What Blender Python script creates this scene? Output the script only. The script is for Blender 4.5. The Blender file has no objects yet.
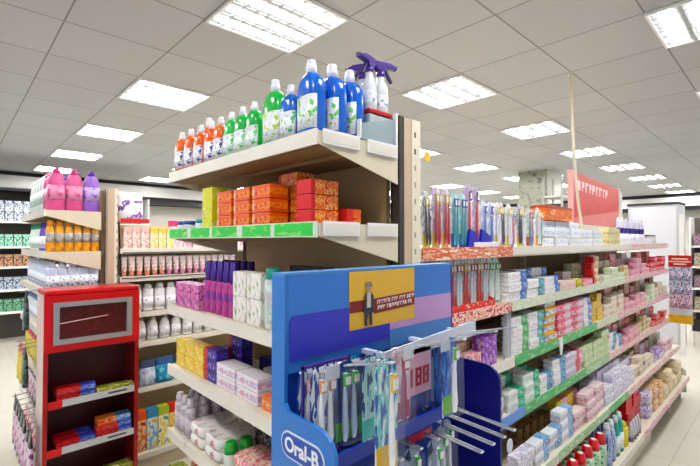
import bpy, bmesh, math, random, colorsys
from mathutils import Vector, Matrix
random.seed(7)
SC = bpy.context.scene
COL = SC.collection
PI = math.pi

# ------------------------------------------------------------------ materials
def lin(c):
    return tuple((v / 12.92 if v <= .04045 else ((v + .055) / 1.055) ** 2.4) for v in c)
def rgb(c):
    if isinstance(c, str):
        c = tuple(int(c[i:i + 2], 16) / 255 for i in (0, 2, 4))
    hsv = colorsys.rgb_to_hsv(*c)
    c = colorsys.hsv_to_rgb(hsv[0], min(1, hsv[1] * 1.22), hsv[2] * .94)
    return lin(c) + (1.,)
_M = {}
def mat(c, rough=.45, metal=0., trans=0., alpha=1., spec=.5):
    """plain coloured stuff with a faint procedural mottling in its gloss"""
    key = ('m', c, rough, metal, trans, alpha)
    if key in _M: return _M[key]
    m = bpy.data.materials.new('paint_' + str(c)); m.use_nodes = True
    nt = m.node_tree; b = nt.nodes['Principled BSDF']
    b.inputs['Base Color'].default_value = rgb(c)
    b.inputs['Metallic'].default_value = metal
    b.inputs['Transmission Weight'].default_value = trans
    b.inputs['Alpha'].default_value = alpha
    b.inputs['Specular IOR Level'].default_value = spec
    tc = nt.nodes.new('ShaderNodeTexCoord'); n = nt.nodes.new('ShaderNodeTexNoise')
    n.inputs['Scale'].default_value = 9
    mr = nt.nodes.new('ShaderNodeMapRange')
    mr.inputs['To Min'].default_value = max(0, rough - .06); mr.inputs['To Max'].default_value = min(1, rough + .06)
    nt.links.new(tc.outputs['Object'], n.inputs['Vector'])
    nt.links.new(n.outputs['Fac'], mr.inputs['Value'])
    nt.links.new(mr.outputs['Result'], b.inputs['Roughness'])
    _M[key] = m
    return m
def prt(c1, c2, c3, s=(25, 25, 60), rough=.35, cut=(.46, .6), seed=0.):
    """printed packaging: three inks in irregular patches"""
    key = ('p', c1, c2, c3, s, rough, cut, seed)
    if key in _M: return _M[key]
    m = bpy.data.materials.new('print_' + str(c1) + str(c2)); m.use_nodes = True
    nt = m.node_tree; b = nt.nodes['Principled BSDF']
    b.inputs['Roughness'].default_value = rough
    tc = nt.nodes.new('ShaderNodeTexCoord'); mp = nt.nodes.new('ShaderNodeMapping')
    mp.inputs['Scale'].default_value = s; mp.inputs['Location'].default_value = (seed, seed * 1.7, seed * .6)
    n = nt.nodes.new('ShaderNodeTexNoise'); n.inputs['Scale'].default_value = 1.9; n.inputs['Detail'].default_value = 2.5
    r = nt.nodes.new('ShaderNodeValToRGB'); r.color_ramp.interpolation = 'CONSTANT'
    e = r.color_ramp.elements
    if s[2] >= 40: cut = (cut[0] - .07, cut[1] - .05)
    e[0].position = 0; e[0].color = rgb(c1); e[1].position = cut[0]; e[1].color = rgb(c1)
    e[1].position = cut[0]; e[1].color = rgb(c2)
    k = e.new(cut[1]); k.color = rgb(c3)
    nt.links.new(tc.outputs['Object'], mp.inputs['Vector']); nt.links.new(mp.outputs['Vector'], n.inputs['Vector'])
    nt.links.new(n.outputs['Fac'], r.inputs['Fac'])
    if s[2] >= 40:      # lettering runs in a band along the middle of the board
        sx = nt.nodes.new('ShaderNodeSeparateXYZ'); nt.links.new(tc.outputs['Object'], sx.inputs[0])
        cmp_ = nt.nodes.new('ShaderNodeMath'); cmp_.operation = 'COMPARE'; cmp_.inputs[1].default_value = .021; cmp_.inputs[2].default_value = .0105
        nt.links.new(sx.outputs['Z'], cmp_.inputs[0])
        mx = nt.nodes.new('ShaderNodeMix'); mx.data_type = 'RGBA'
        mx.inputs[6].default_value = rgb(c1)
        nt.links.new(cmp_.outputs[0], mx.inputs[0]); nt.links.new(r.outputs['Color'], mx.inputs[7]); nt.links.new(mx.outputs[2], b.inputs['Base Color'])
    else:
        nt.links.new(r.outputs['Color'], b.inputs['Base Color'])
    _M[key] = m
    return m
def emit(c, st):
    m = bpy.data.materials.new('lamp_glow'); m.use_nodes = True
    nt = m.node_tree; nt.nodes.clear()
    o = nt.nodes.new('ShaderNodeOutputMaterial'); e = nt.nodes.new('ShaderNodeEmission')
    e.inputs['Color'].default_value = rgb(c); e.inputs['Strength'].default_value = st
    nt.links.new(e.outputs[0], o.inputs[0])
    return m
def clear(c, a, rough=.08):
    """thin clear plastic: mostly see-through, a little gloss"""
    key = ('c', c, a)
    if key in _M: return _M[key]
    m = bpy.data.materials.new('clear_plastic'); m.use_nodes = True
    b = m.node_tree.nodes['Principled BSDF']
    b.inputs['Base Color'].default_value = rgb(c); b.inputs['Roughness'].default_value = rough
    n = m.node_tree.nodes.new('ShaderNodeTexNoise'); n.inputs['Scale'].default_value = 40
    mr = m.node_tree.nodes.new('ShaderNodeMapRange')
    mr.inputs['To Min'].default_value = a * .8; mr.inputs['To Max'].default_value = a * 1.2
    m.node_tree.links.new(n.outputs['Fac'], mr.inputs['Value']); m.node_tree.links.new(mr.outputs['Result'], b.inputs['Alpha'])
    _M[key] = m
    return m

CREAM = mat('dcd3bd', .5); CREAM2 = mat('e6dfcd', .5); TAN = mat('b39c79', .6); DARK = mat('15120f', .6)
WHITE = mat('f2f2f0', .4); STEEL = mat('c4c4c6', .25, .9); GREYP = mat('8e9296', .5); BLACK = mat('17171b', .45)
RAILW = mat('e9e4da', .3); UNDER_SHADE = mat('8a6f4a', .7)  # brown paints in the shade beneath the cream end-bay boards

# ------------------------------------------------------------------ mesh helpers
class B:
    """a bmesh with material slots"""
    def __init__(s): s.bm = bmesh.new(); s.ms = []
    def mi(s, m):
        if m not in s.ms: s.ms.append(m)
        return s.ms.index(m)
    def box(s, x0, x1, y0, y1, z0, z1, m):
        i = s.mi(m)
        v = [s.bm.verts.new((x, y, z)) for z in (z0, z1) for x, y in ((x0, y0), (x1, y0), (x1, y1), (x0, y1))]
        for q in ((3, 2, 1, 0), (4, 5, 6, 7), (0, 1, 5, 4), (1, 2, 6, 5), (2, 3, 7, 6), (3, 0, 4, 7)):
            f = s.bm.faces.new([v[k] for k in q]); f.material_index = i
        return s
    def prism(s, pts, ax, a, b, m):
        """pts: 2-D outline in the two other axes, pushed from a to b along ax"""
        i = s.mi(m)
        def P(p, t):
            return {'x': (t, p[0], p[1]), 'y': (p[0], t, p[1]), 'z': (p[0], p[1], t)}[ax]
        va = [s.bm.verts.new(P(p, a)) for p in pts]; vb = [s.bm.verts.new(P(p, b)) for p in pts]
        n = len(pts); fs = [s.bm.faces.new(va), s.bm.faces.new(vb[::-1])]
        for k in range(n): fs.append(s.bm.faces.new((va[k], vb[k], vb[(k + 1) % n], va[(k + 1) % n])))
        for f in fs: f.material_index = i
        bmesh.ops.recalc_face_normals(s.bm, faces=fs)
        return s
    def loft(s, secs, n=14, e=2., ox=0, oy=0, cap=True):
        """secs: (z, rx, ry, material of the band above[, cx, cy])"""
        rings = []
        for c in secs:
            cx, cy = (c[4], c[5]) if len(c) > 4 else (0, 0)
            ring = []
            for k in range(n):
                t = 2 * PI * k / n; ct, st = math.cos(t), math.sin(t)
                ring.append(s.bm.verts.new((ox + cx + c[1] * math.copysign(abs(ct) ** (2 / e), ct),
                                            oy + cy + c[2] * math.copysign(abs(st) ** (2 / e), st), c[0])))
            rings.append(ring)
        for a in range(len(rings) - 1):
            i = s.mi(secs[a][3])
            for k in range(n):
                f = s.bm.faces.new((rings[a][k], rings[a][(k + 1) % n], rings[a + 1][(k + 1) % n], rings[a + 1][k]))
                f.material_index = i; f.smooth = True
        if cap:
            f = s.bm.faces.new(rings[0][::-1]); f.material_index = s.mi(secs[0][3])
            f = s.bm.faces.new(rings[-1]); f.material_index = s.mi(secs[-2][3])
        return s
    def tube(s, pts, r, m, n=6):
        i = s.mi(m); pts = [Vector(p) for p in pts]; rings = []
        for k, p in enumerate(pts):
            d = (pts[min(k + 1, len(pts) - 1)] - pts[max(k - 1, 0)]).normalized()
            u = d.cross(Vector((0, 0, 1)) if abs(d.z) < .9 else Vector((1, 0, 0))).normalized(); w = d.cross(u)
            rr = r[k] if isinstance(r, (list, tuple)) else r
            rings.append([s.bm.verts.new(p + rr * (math.cos(2 * PI * q / n) * u + math.sin(2 * PI * q / n) * w)) for q in range(n)])
        for a in range(len(rings) - 1):
            for q in range(n):
                f = s.bm.faces.new((rings[a][q], rings[a][(q + 1) % n], rings[a + 1][(q + 1) % n], rings[a + 1][q]))
                f.material_index = i; f.smooth = True
        for rg in (rings[0], rings[-1][::-1]):
            f = s.bm.faces.new(rg[::-1] if False else rg); f.material_index = i
        return s
    def ball(s, c, r, m, sc=(1, 1, 1), seg=12):
        i = s.mi(m)
        g = bmesh.ops.create_uvsphere(s.bm, u_segments=seg, v_segments=max(6, seg // 2), radius=r,
                                      matrix=Matrix.Translation(c) @ Matrix.Diagonal((sc[0], sc[1], sc[2], 1)))
        for v in g['verts']:
            for f in v.link_faces: f.material_index = i; f.smooth = True
        return s
    def xf(s, mx):
        bmesh.ops.transform(s.bm, matrix=mx, verts=s.bm.verts); return s
    def obj(s, name, parent=None, bevel=0., loc=None):
        me = bpy.data.meshes.new(name); s.bm.to_mesh(me); s.bm.free()
        for m in s.ms: me.materials.append(m)
        o = bpy.data.objects.new(name, me); COL.objects.link(o)
        if parent: o.parent = parent
        if loc: o.location = loc
        if bevel:
            k = o.modifiers.new('bevel', 'BEVEL'); k.width = bevel; k.segments = 2; k.limit_method = 'ANGLE'
        return o
def empty(name, loc=(0, 0, 0), rz=0):
    o = bpy.data.objects.new(name, None); COL.objects.link(o); o.location = loc; o.rotation_euler = (0, 0, rz)
    o.empty_display_size = .05
    return o
def tag(o, label, cat, group=None):
    o['label'] = label; o['category'] = cat
    if group: o['group'] = group
    return o
def struct(o):
    o['kind'] = 'structure'; return o
def copy_tree(o, parent=None):
    c = o.copy(); COL.objects.link(c)
    if parent: c.parent = parent
    for ch in list(o.children): copy_tree(ch, c)
    return c

# ------------------------------------------------------------------ room shell
def floor_mat():
    m = bpy.data.materials.new('floor_tiles'); m.use_nodes = True
    nt = m.node_tree; b = nt.nodes['Principled BSDF']; b.inputs['Roughness'].default_value = .28
    tc = nt.nodes.new('ShaderNodeTexCoord'); br = nt.nodes.new('ShaderNodeTexBrick')
    br.offset = 0; br.inputs['Scale'].default_value = 1; br.inputs['Brick Width'].default_value = .6; br.inputs['Row Height'].default_value = .6
    br.inputs['Mortar Size'].default_value = .003; br.inputs['Color1'].default_value = rgb('d9d5ca'); br.inputs['Color2'].default_value = rgb('d3cfc3')
    br.inputs['Mortar'].default_value = rgb('b5b0a4')
    nt.links.new(tc.outputs['Object'], br.inputs['Vector']); nt.links.new(br.outputs['Color'], b.inputs['Base Color'])
    return m
def ceil_mat():
    m = bpy.data.materials.new('ceiling_tiles'); m.use_nodes = True
    nt = m.node_tree; b = nt.nodes['Principled BSDF']; b.inputs['Roughness'].default_value = .9
    tc = nt.nodes.new('ShaderNodeTexCoord'); br = nt.nodes.new('ShaderNodeTexBrick')
    mp = nt.nodes.new('ShaderNodeMapping'); mp.inputs['Location'].default_value = (-1.08 + .003, -1.18 + .003, 0)
    br.offset = 0; br.inputs['Scale'].default_value = 1; br.inputs['Brick Width'].default_value = .6; br.inputs['Row Height'].default_value = .6
    br.inputs['Mortar Size'].default_value = .006; br.inputs['Mortar Smooth'].default_value = .3
    br.inputs['Color1'].default_value = rgb('bfc1c3'); br.inputs['Color2'].default_value = rgb('b9bbbd'); br.inputs['Mortar'].default_value = rgb('868688')
    nt.links.new(tc.outputs['Object'], mp.inputs['Vector']); nt.links.new(mp.outputs['Vector'], br.inputs['Vector'])
    nz = nt.nodes.new('ShaderNodeTexNoise'); nz.inputs['Scale'].default_value = 60
    bp = nt.nodes.new('ShaderNodeBump'); bp.inputs['Strength'].default_value = .08
    nt.links.new(tc.outputs['Object'], nz.inputs['Vector']); nt.links.new(nz.outputs['Fac'], bp.inputs['Height']); nt.links.new(bp.outputs['Normal'], b.inputs['Normal'])
    nt.links.new(br.outputs['Color'], b.inputs['Base Color'])
    return m
WALLM = mat('c6c3bc', .8)
X1, Y1, ZC = 15., 10.6, 2.81
struct(B().box(-2.5, X1, -2.5, Y1, -.05, 0, floor_mat()).obj('floor'))
struct(B().box(-2.5, X1, -2.5, Y1, ZC, ZC + .05, ceil_mat()).obj('ceiling'))
struct(B().box(-2.5, X1, Y1, Y1 + .1, 0, ZC, WALLM).obj('wall_back'))
struct(B().box(X1, X1 + .1, -2.5, Y1, 0, ZC, WALLM).obj('wall_right'))
# bulkheads: a pale box hung below the ceiling, black strips painting in the shadow gap over it and the dark recess under it
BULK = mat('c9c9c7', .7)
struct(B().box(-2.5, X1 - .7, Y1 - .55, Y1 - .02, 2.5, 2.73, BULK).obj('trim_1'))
struct(B().box(-2.5, X1 - .7, Y1 - .45, Y1 - .02, 2.73, ZC, BLACK).obj('shade_strip_2'))
struct(B().box(-2.5, X1 - .7, Y1 - .4, Y1 - .02, 2.34, 2.5, BLACK).obj('shade_strip_3'))
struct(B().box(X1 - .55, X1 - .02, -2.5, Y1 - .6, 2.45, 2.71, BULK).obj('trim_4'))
struct(B().box(X1 - .45, X1 - .02, -2.5, Y1 - .6, 2.71, ZC, BLACK).obj('shade_strip_5'))
struct(B().box(X1 - .45, X1 - .02, -2.5, Y1 - .6, 2.36, 2.45, BLACK).obj('shade_strip_6'))
# square columns
struct(B().box(7.9, 8.55, 3.1, 3.62, 0, ZC, mat('dedfd8', .5)).obj('trim_7'))

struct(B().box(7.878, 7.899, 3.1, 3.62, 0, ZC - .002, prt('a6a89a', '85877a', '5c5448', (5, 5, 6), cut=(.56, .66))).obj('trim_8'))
# ------------------------------------------------------------------ ceiling lights
GLOW = emit('fffdfb', 52.)
REFL = mat('d2d6d8', .3, 0)
def make_light():
    t = empty('ceiling_light')
    f = B()
    for a in ((-.3, .3, -.3, -.285), (-.3, .3, .285, .3), (-.3, -.285, -.285, .285), (.285, .3, -.285, .285)):
        f.box(*a, -.012, .006, WHITE)
    f.obj('frame', t)
    r = B()
    r.box(-.285, .285, -.285, .285, -.002, -.0005, REFL); r.obj('reflector', t)
    for y in (-.214, -.0713, .0713, .214):
        B().box(-.27, .27, y - .024, y + .024, -.0075, -.0035, GLOW).obj('tube', t, loc=(0, 0, 0))
    l = B()
    for k in range(1, 8): l.box(-.285 + k * .0713 - .005, -.285 + k * .0713 + .005, -.285, .285, -.0115, -.0078, mat('b4b8bb', .4))
    for k in range(1, 4): l.box(-.285, .285, -.285 + k * .1425 - .012, -.285 + k * .1425 + .012, -.0115, -.0078, mat('c6cacd', .3, .2))
    l.obj('louvre', t)
    return t

# ------------------------------------------------------------------ item kinds and the labelled register
KIND = {}          # key -> [name, category, builder, prototype used?]
def kind(key, name, cat, build): KIND[key] = [name, cat, build, None]
REC = []
def put(key, x, y, z, rz=0., desc='', shelf='', s=None, lev=0, dep=0, tilt=None):
    k = KIND[key]
    if k[3] is None:
        o = k[2](k[0]); k[3] = o
    else:
        o = copy_tree(k[3])
        for p in ('label', 'group', 'category'):
            if p in o: del o[p]
    o.location = (x, y, z); o.rotation_euler = (tilt[0], tilt[1], rz) if tilt else (0, 0, rz)
    REC.append(dict(o=o, cat=k[1], desc=desc, shelf=shelf, s=x if s is None else s, lev=lev, dep=dep))
    return o
ORD = 'first second third fourth fifth sixth seventh eighth ninth tenth eleventh twelfth thirteenth fourteenth fifteenth sixteenth seventeenth eighteenth nineteenth twentieth'.split()
_seen = set()
def finish():
    fam = {}
    for r in REC: fam.setdefault((r['desc'], r['shelf']), []).append(r)
    for (d, sh), rs in fam.items():
        cols = sorted({round(r['s'], 3) for r in rs}); nd = max(r['dep'] for r in rs) + 1
        for r in rs:
            c = cols.index(round(r['s'], 3)); L = d
            if len(cols) > 1:
                L += ', leftmost' if c == 0 else (', rightmost' if c == len(cols) - 1 else ', %s from left' % ORD[c])
            mine = [q for q in rs if round(q['s'], 3) == round(r['s'], 3) and q['dep'] == r['dep']]
            nl = max(q['lev'] for q in mine) + 1
            if nl > 1:
                L += ', ' + ('lowest' if r['lev'] == 0 else 'topmost' if r['lev'] == nl - 1 else ORD[r['lev']] + ' up')
            if nd > 1:
                L += ', ' + ('front row' if r['dep'] == 0 else 'back row' if r['dep'] == nd - 1 else 'middle row')
            L += ', ' + sh
            if len(L.split()) > 16 or L in _seen: print('LONG', len(L.split()), L)
            _seen.add(L)
            o = r['o']; o['label'] = L; o['category'] = r['cat']
            if len(rs) > 1: o['group'] = '%s, %s' % (d, sh)
RJ = .05
def rowx(key, desc, shelf, x0, n, dx, y, z, lv=1, lh=0, nd=1, dy=.05, rz=0., jit=.0, levs=None):
    """a row along x, seen from -y"""
    for i in range(n):
        for d in range(nd):
            for l in range(levs[i] if levs else lv):
                j = RJ if 'toothpaste' in KIND[key][0] else 0
                put(key, x0 + i * dx, y + d * dy + random.uniform(-.14, .1) * j, z + l * lh, rz + random.uniform(-jit, jit) + random.uniform(-.9, .9) * j, desc, shelf, s=x0 + i * dx, lev=l, dep=d)
def rowy(key, desc, shelf, y0, n, dy, x, z, lv=1, lh=0, nd=1, dx=.05, rz=-PI / 2, jit=.0, levs=None):
    """a row along y, seen from -x; y0 is the far (picture-left) end"""
    for i in range(n):
        for d in range(nd):
            for l in range(levs[i] if levs else lv):
                put(key, x + d * dx, y0 - i * dy, z + l * lh, rz + random.uniform(-jit, jit), desc, shelf, s=-(y0 - i * dy), lev=l, dep=d)

REAR = B(); RSEED = random.Random(3)
def rear(x0, n, dx, y, z, levs, mats, w=.14, d=.05, h=.0425):
    for i in range(n):
        m = RSEED.choice(mats)
        for l in range(levs[i % len(levs)]):
            q = RSEED.uniform(-.004, .004)
            REAR.box(x0 + i * dx - w / 2 + q, x0 + i * dx + w / 2 + q, y - d / 2, y + d / 2, z + l * (h + .0008), z + l * (h + .0008) + h, m)
# builders -----------------------------------------------------------
def carton(w, d, h, segs, top=None):
    """a box of printed board; segs: (fraction of the width, material)"""
    def f(name):
        b = B(); x = -w / 2
        for fr, m in segs:
            b.box(x, x + fr * w, -d / 2, d / 2, 0, h, m); x += fr * w
        if top: b.box(-w / 2 - .0004, w / 2 + .0004, -d / 2 - .0004, d / 2 + .0004, h * .78, h + .0004, top)
        return b.obj(name, bevel=.002)
    return f
def bottle(prof, capr, e=2.6, n=18, label=None, capmat=WHITE, body=None, ridge=False):
    """prof (z, rx, ry); cap (z0, z1, r0, r1); label (z0, z1, rx, ry, material)"""
    def f(name):
        t = empty(name)
        B().loft([(z, rx, ry, body) for z, rx, ry in prof], n, e).obj('body', t)
        z0, z1, r0, r1 = capr
        c = B().loft([(z0, r0, r0, capmat), (z0 + (z1 - z0) * .55, r0, r0, capmat), (z0 + (z1 - z0) * .6, r1, r1, capmat), (z1 - .003, r1 * .97, r1 * .97, capmat), (z1, r1 * .8, r1 * .8, capmat)], 14, 2)
        c.obj('cap', t)
        if label:
            a, b_, rx, ry, m = label
            l = B(); i = l.mi(m)
            pts = [(rx * math.copysign(abs(math.cos(q)) ** (2 / e), math.cos(q)), ry * math.copysign(abs(math.sin(q)) ** (2 / e), math.sin(q)))
                   for q in [PI * 1.08 + PI * .84 * k / 10 for k in range(11)]]
            lo = [l.bm.verts.new((p[0], p[1], a)) for p in pts]; hi = [l.bm.verts.new((p[0], p[1], b_)) for p in pts]
            for k in range(10):
                fc = l.bm.faces.new((lo[k], lo[k + 1], hi[k + 1], hi[k])); fc.smooth = True
            lo_ = l.obj('front_label', t)
            sm = lo_.modifiers.new('thick', 'SOLIDIFY'); sm.thickness = .0008; sm.offset = 0
        return t
    return f
def std_bottle(h, rx, ry, body, capmat, label=None, neck=.35, caph=.16, e=2.6):
    bh = h * (1 - caph)
    prof = [(0, rx * .88, ry * .88), (.006, rx, ry), (bh * .35, rx, ry), (bh * .62, rx * .97, ry * .97), (bh * .8, rx * .88, ry * .9), (bh * .93, rx * .6, ry * .7), (bh, max(rx * neck, .009), max(rx * neck, .009))]
    if e > 2.9: prof = [(0, rx * .9, ry * .9), (.006, rx, ry), (bh * .7, rx, ry), (bh * .82, rx * .95, ry * .97), (bh * .91, rx * .78, ry * .85), (bh * .97, rx * .5, ry * .6), (bh, max(rx * neck, .009), max(rx * neck, .009))]
    elif neck >= .6: prof = [(0, rx * .9, ry * .9), (.005, rx, ry), (bh * .9, rx, ry), (bh * .97, rx * .92, ry * .92), (bh, rx * neck, ry * neck)]
    lab = (bh * .12, bh * .62, rx * 1.012, ry * 1.02, label) if label else None
    cr = max(rx * neck, .009) * (1.12 if neck < .6 else 1.0)
    return bottle(prof, (bh - .002, h, cr, cr * .85), e, label=lab, capmat=capmat, body=body)
def cylinder(r, h, secs, n=14):
    """a can, tube or tub: secs (z, r, material above)"""
    def f(name):
        return B().loft([(z, q, q, m) for z, q, m in secs], n, 2).obj(name)
    return f
def upright_tube(h, r, body, capm, flat=.5, capfrac=.22):
    """squeeze tube standing on its cap"""
    def f(name):
        t = empty(name)
        c = h * capfrac
        B().loft([(0, r * .78, r * .78, capm), (c * .9, r * .74, r * .74, capm), (c, r * .6, r * .6, capm)], 12).obj('cap', t)
        B().loft([(c, r * .85, r * .85, body), (c + .012, r, r * .9, body), (h * .6, r * 1.05, r * .7, body), (h - .01, r * 1.12, r * .12, body), (h, r * 1.12, r * .1, body)], 14, 2.2).obj('body', t)
        return t
    return f
def pouch(w, h, d, m, mtop):
    def f(name):
        return B().loft([(0, w * .48, d * .5, m), (h * .25, w * .5, d * .5, m), (h * .7, w * .48, d * .36, mtop), (h * .92, w * .5, d * .06, mtop), (h, w * .5, d * .04, mtop)], 16, 3.4).obj(name)
    return f
def brush_pack(h, w, card, hand, tip, twin=False):
    """hanging blister card with one or two toothbrushes; the origin is at the foot"""
    def f(name):
        t = empty(name)
        r = w * .45; pts = [(-w / 2, 0), (w / 2, 0), (w / 2, h - r)]
        pts += [(w / 2 - r + r * math.cos(a), h - r + r * math.sin(a)) for a in (PI * .17, PI * .33, PI * .5)]
        pts += [(-w / 2 + r + r * math.cos(a), h - r + r * math.sin(a)) for a in (PI * .5, PI * .67, PI * .83)]
        pts += [(-w / 2, h - r)]
        seen = []
        for p in pts:
            if not seen or (abs(p[0] - seen[-1][0]) + abs(p[1] - seen[-1][1])) > 1e-5: seen.append(p)
        B().prism(seen, 'y', 0, .0012, card).obj('backing_card', t)
        B().box(-w * .46, w * .46, -.0008, .0, .004, h * .26, tip).obj('card_print', t)
        for sx in ((-w * .2, w * .2) if twin else (0,)):
            b = B()
            b.tube([(sx, -.009, h * .06), (sx, -.01, h * .2), (sx + .001, -.008, h * .38), (sx, -.009, h * .55), (sx, -.009, h * .7), (sx, -.009, h * .88)],
                   [w * .07, w * .12, w * .1, w * .09, w * .055, w * .08], hand, 7)
            hd = b.obj('toothbrush', t)
            q = B()
            q.box(sx - w * .1, sx + w * .1, -.016, -.011, h * .73, h * .88, tip)
            q.box(sx - w * .1, sx + w * .1, -.0175, -.016, h * .76, h * .85, WHITE)
            q.obj('bristles', hd)
        B().loft([(h * .04, w * .42, .009, clear('f4f8ff', .06)), (h * .3, w * .43, .0095, clear('f4f8ff', .06)), (h * .9, w * .36, .0095, clear('f4f8ff', .06))], 10, 4, oy=-.0115).obj('blister', t)
        return t
    return f

# ------------------------------------------------------------------ shelving
PINKR = prt('f0dcd8', 'd98a94', 'e9c4c4', (14, 3, 38), cut=(.5, .58)); GREENR = prt('4fae6c', '8cc98f', 'cfe3c6', (9, 3, 30), cut=(.55, .7))
CHECK = prt('c8322e', 'f3ddd2', 'e8a08a', (30, 30, 38), cut=(.44, .56)); ORANGER = prt('e8b59c', 'd8744c', 'f2e2cf', (10, 10, 39), cut=(.46, .6))
PALE = prt('e4e2d2', 'cbd8c0', 'dcd6c8', (10, 3, 38)); PALEG = prt('b9cfae', '8fbd8c', 'dfe5d2', (10, 3, 38)); BLUER = mat('6f9ad6', .35)
GREENE = prt('3fcf5c', '8fe07a', 'd5f2d8', (3, 9, 30), cut=(.56, .68))
GX0, GX1 = 1.15, 5.13
gon = tag(empty('gondola_shelving', (GX0, .865, 0)), 'long cream gondola shelving on the right filled with toothpaste, running to the far end', 'shelving')
def G(b, name, p=None, bevel=0.): return b.xf(Matrix.Translation((-GX0, -.865, 0))).obj(name, p or gon, bevel)
G(B().box(GX0, GX1, 1.33, 1.36, .05, 1.44, TAN), 'back_panel')
for x in (GX0 + .02, 1.80, 2.91, 4.02, GX1 - .02):
    G(B().box(x - .02, x + .02, 1.295, 1.328, 0, 1.44, CREAM), 'upright')
RAILS = {
    1.475: [(GX0, 1.81, ORANGER), (1.81, 2.9, RAILW), (2.9, 3.8, RAILW), (3.8, GX1, PINKR)],
    1.232: [(GX0, 1.8, CHECK), (1.8, 2.9, PALE), (2.9, 3.6, PALE), (3.6, GX1, PINKR)],
    .988: [(GX0, 1.82, RAILW), (1.825, 2.32, GREENR), (2.36, 2.95, GREENR), (2.95, 3.4, PALE), (3.4, GX1, PINKR)],
    .745: [(GX0, 1.92, BLUER), (1.92, 2.75, GREENR), (2.75, 3.2, PALEG), (3.2, GX1, PINKR)],
    .497: [(GX0, 2.1, PALE), (2.1, 2.9, PALEG), (2.9, 3.3, GREENR), (3.3, GX1, PINKR)],
    .215: [(GX0, 3.4, RAILW), (3.4, GX1, PINKR)]}
YF = {1.475: .865, 1.232: .865, .988: .865, .745: .865, .497: .785, .215: .715}
for z, segs in RAILS.items():
    y0 = YF[z]; yb = 1.84 if z == 1.475 else 1.328
    b = B(); b.box(GX0, GX1, y0, yb, z - .03, z - .004, CREAM2); b.box(GX0, GX1, y0, y0 + .008, z - .045, z - .03, CREAM2)
    sh = G(b, 'shelf_board')
    for a, c, m in segs:
        if z == 1.475 and m is RAILW: zz = (z - .036, z)
        else: zz = (z - .042, z + .002)
        G(B().box(a + .002, c - .002, y0 - .006, y0 - .0005, zz[0], zz[1], m), 'price_rail', sh)
    if z != .215:
        for x in (GX0 + .03, 1.80, 2.91, 4.02, GX1 - .03):
            G(B().prism([(y0 + .03, z - .0305), (1.294, z - .0305), (1.294, z - .06), (y0 + .05, z - .04)], 'x', x - .004, x + .004, CREAM), 'bracket')
G(B().box(GX0, 3.85, .765, .785, 0, .169, CREAM), 'kick_plate')
for x in (4.58, GX1 - .04): G(B().box(x - .02, x + .02, .77, .83, 0, .169, CREAM), 'foot')
G(B().prism([(.735, .05), (1.36, 0), (1.36, 1.44), (1.31, 1.44), (1.28, .6), (.735, .26)], 'x', GX1 + .001, GX1 + .02, mat('d4d8cc', .4)), 'end_panel')
for x in (1.772, 1.796): G(B().box(x, x + .008, .868, .886, .99, 1.187, clear('e8ecf4', .55)), 'divider')
G(B().prism([(2.322, .99), (2.362, .99), (2.358, .93), (2.346, .9), (2.334, .9), (2.326, .94)], 'y', .852, .8575, WHITE), 'shelf_talker', )

# tall end bay that faces the camera's left
END1 = dict(x0=.70, x1=1.035, y0=.86, y1=1.88)
SZ1 = [1.795, 1.55, 1.225, .966, .692, .42, .15]
def end_unit(root, x0, x1, y0, y1, zs, top, post, railmat, tilt=.115, sidelabels=()):
    ox, oy = root.location.x, root.location.y
    def E(b, name, p=None, bevel=0.): return b.xf(Matrix.Translation((-ox, -oy, 0))).obj(name, p or root, bevel)
    E(B().box(x1, x1 + .02, y0 + .06, y1 - .06, .02, top - .01, TAN), 'back_panel')
    for ya in (y0, y1 - .065):
        b = B(); w = post
        b.box(x1 + .0205, x1 + .0225, ya + .004, ya + .058, 0, top, BLACK); b.box(x1 - .002 if top > 1.85 else x1 + .019, x1 + .0202, ya + .001, ya + .03, 0, top, mat('3a332a', .6) if top > 1.85 else CREAM); E(b, 'slotted_channel')
        b = B(); b.box(x1 + .023, x1 + .06, ya + .002, ya + .06, 0, top, mat('cbb6a0', .5)); b.box(x1 + .0605, x1 + w, ya, ya + .06, 0, top, CREAM2)
        k = 0
        while k * .055 < top - .2:
            z = top - .05 - k * .055
            b.box(x1 + .073, x1 + .080, ya - .001, ya + .003, z - .009, z + .009, BLACK if k < 2 and top > 1.85 else mat('a09880')); k += 1
        E(b, 'upright')
    for z in zs:
        sh = E(B().box(x0, x1 - .013, y0 + .004, y1 - .004, z - .032, z - .004, CREAM2).box(x0 + .01, x1 - .02, y0 + .01, y1 - .01, z - .04, z - .0325, UNDER_SHADE).box(x0 + .12, x0 + .15, y0 + .01, y1 - .01, z - .052, z - .0405, UNDER_SHADE), 'shelf_board')
        m = railmat.get(z, RAILW)
        r_ = B().box(x0 - .008, x0 - .0005, y0, y1, z - .04, z + .002, mat('d8e8d4', .35) if m is GREENE else m)
        if m is GREENE:
            for k in range(5):
                a_ = y0 + .012 + k * .203
                r_.box(x0 - .009, x0 - .0081, a_, a_ + (.165 if k % 2 else .18), z - .036, z - .001, GREENE)
        E(r_, 'price_rail', sh)
        for ya in (y0 - .001, y1 - .003):
            E(B().prism([(x0, z - .002), (x1 - .013, z - .002), (x1 - .013, z - .002 - tilt), (x0, z - .037)], 'y', ya, ya + .004, CREAM), 'side_bracket', sh)
        if z in sidelabels:
            L = (x1 - x0) / 2
            for k in range(2):
                a = x0 + .014 + k * L
                E(B().box(a, a + L - .035, y0 - .008, y0 - .0015, z - .036, z + .003, WHITE).box(a + .005, a + L - .04, y0 - .009, y0 - .0082, z - .03, z - .004, RAILW), 'label_holder', sh)
    E(B().box(x0 + .03, x0 + .05, y0 + .01, y1 - .01, 0, zs[-1] - .041, CREAM), 'kick_plate')
    return E
e1 = tag(empty('end_shelving', (.70, .86, 0)), 'tall cream end bay in the centre with tan back, facing left', 'shelving')
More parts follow.
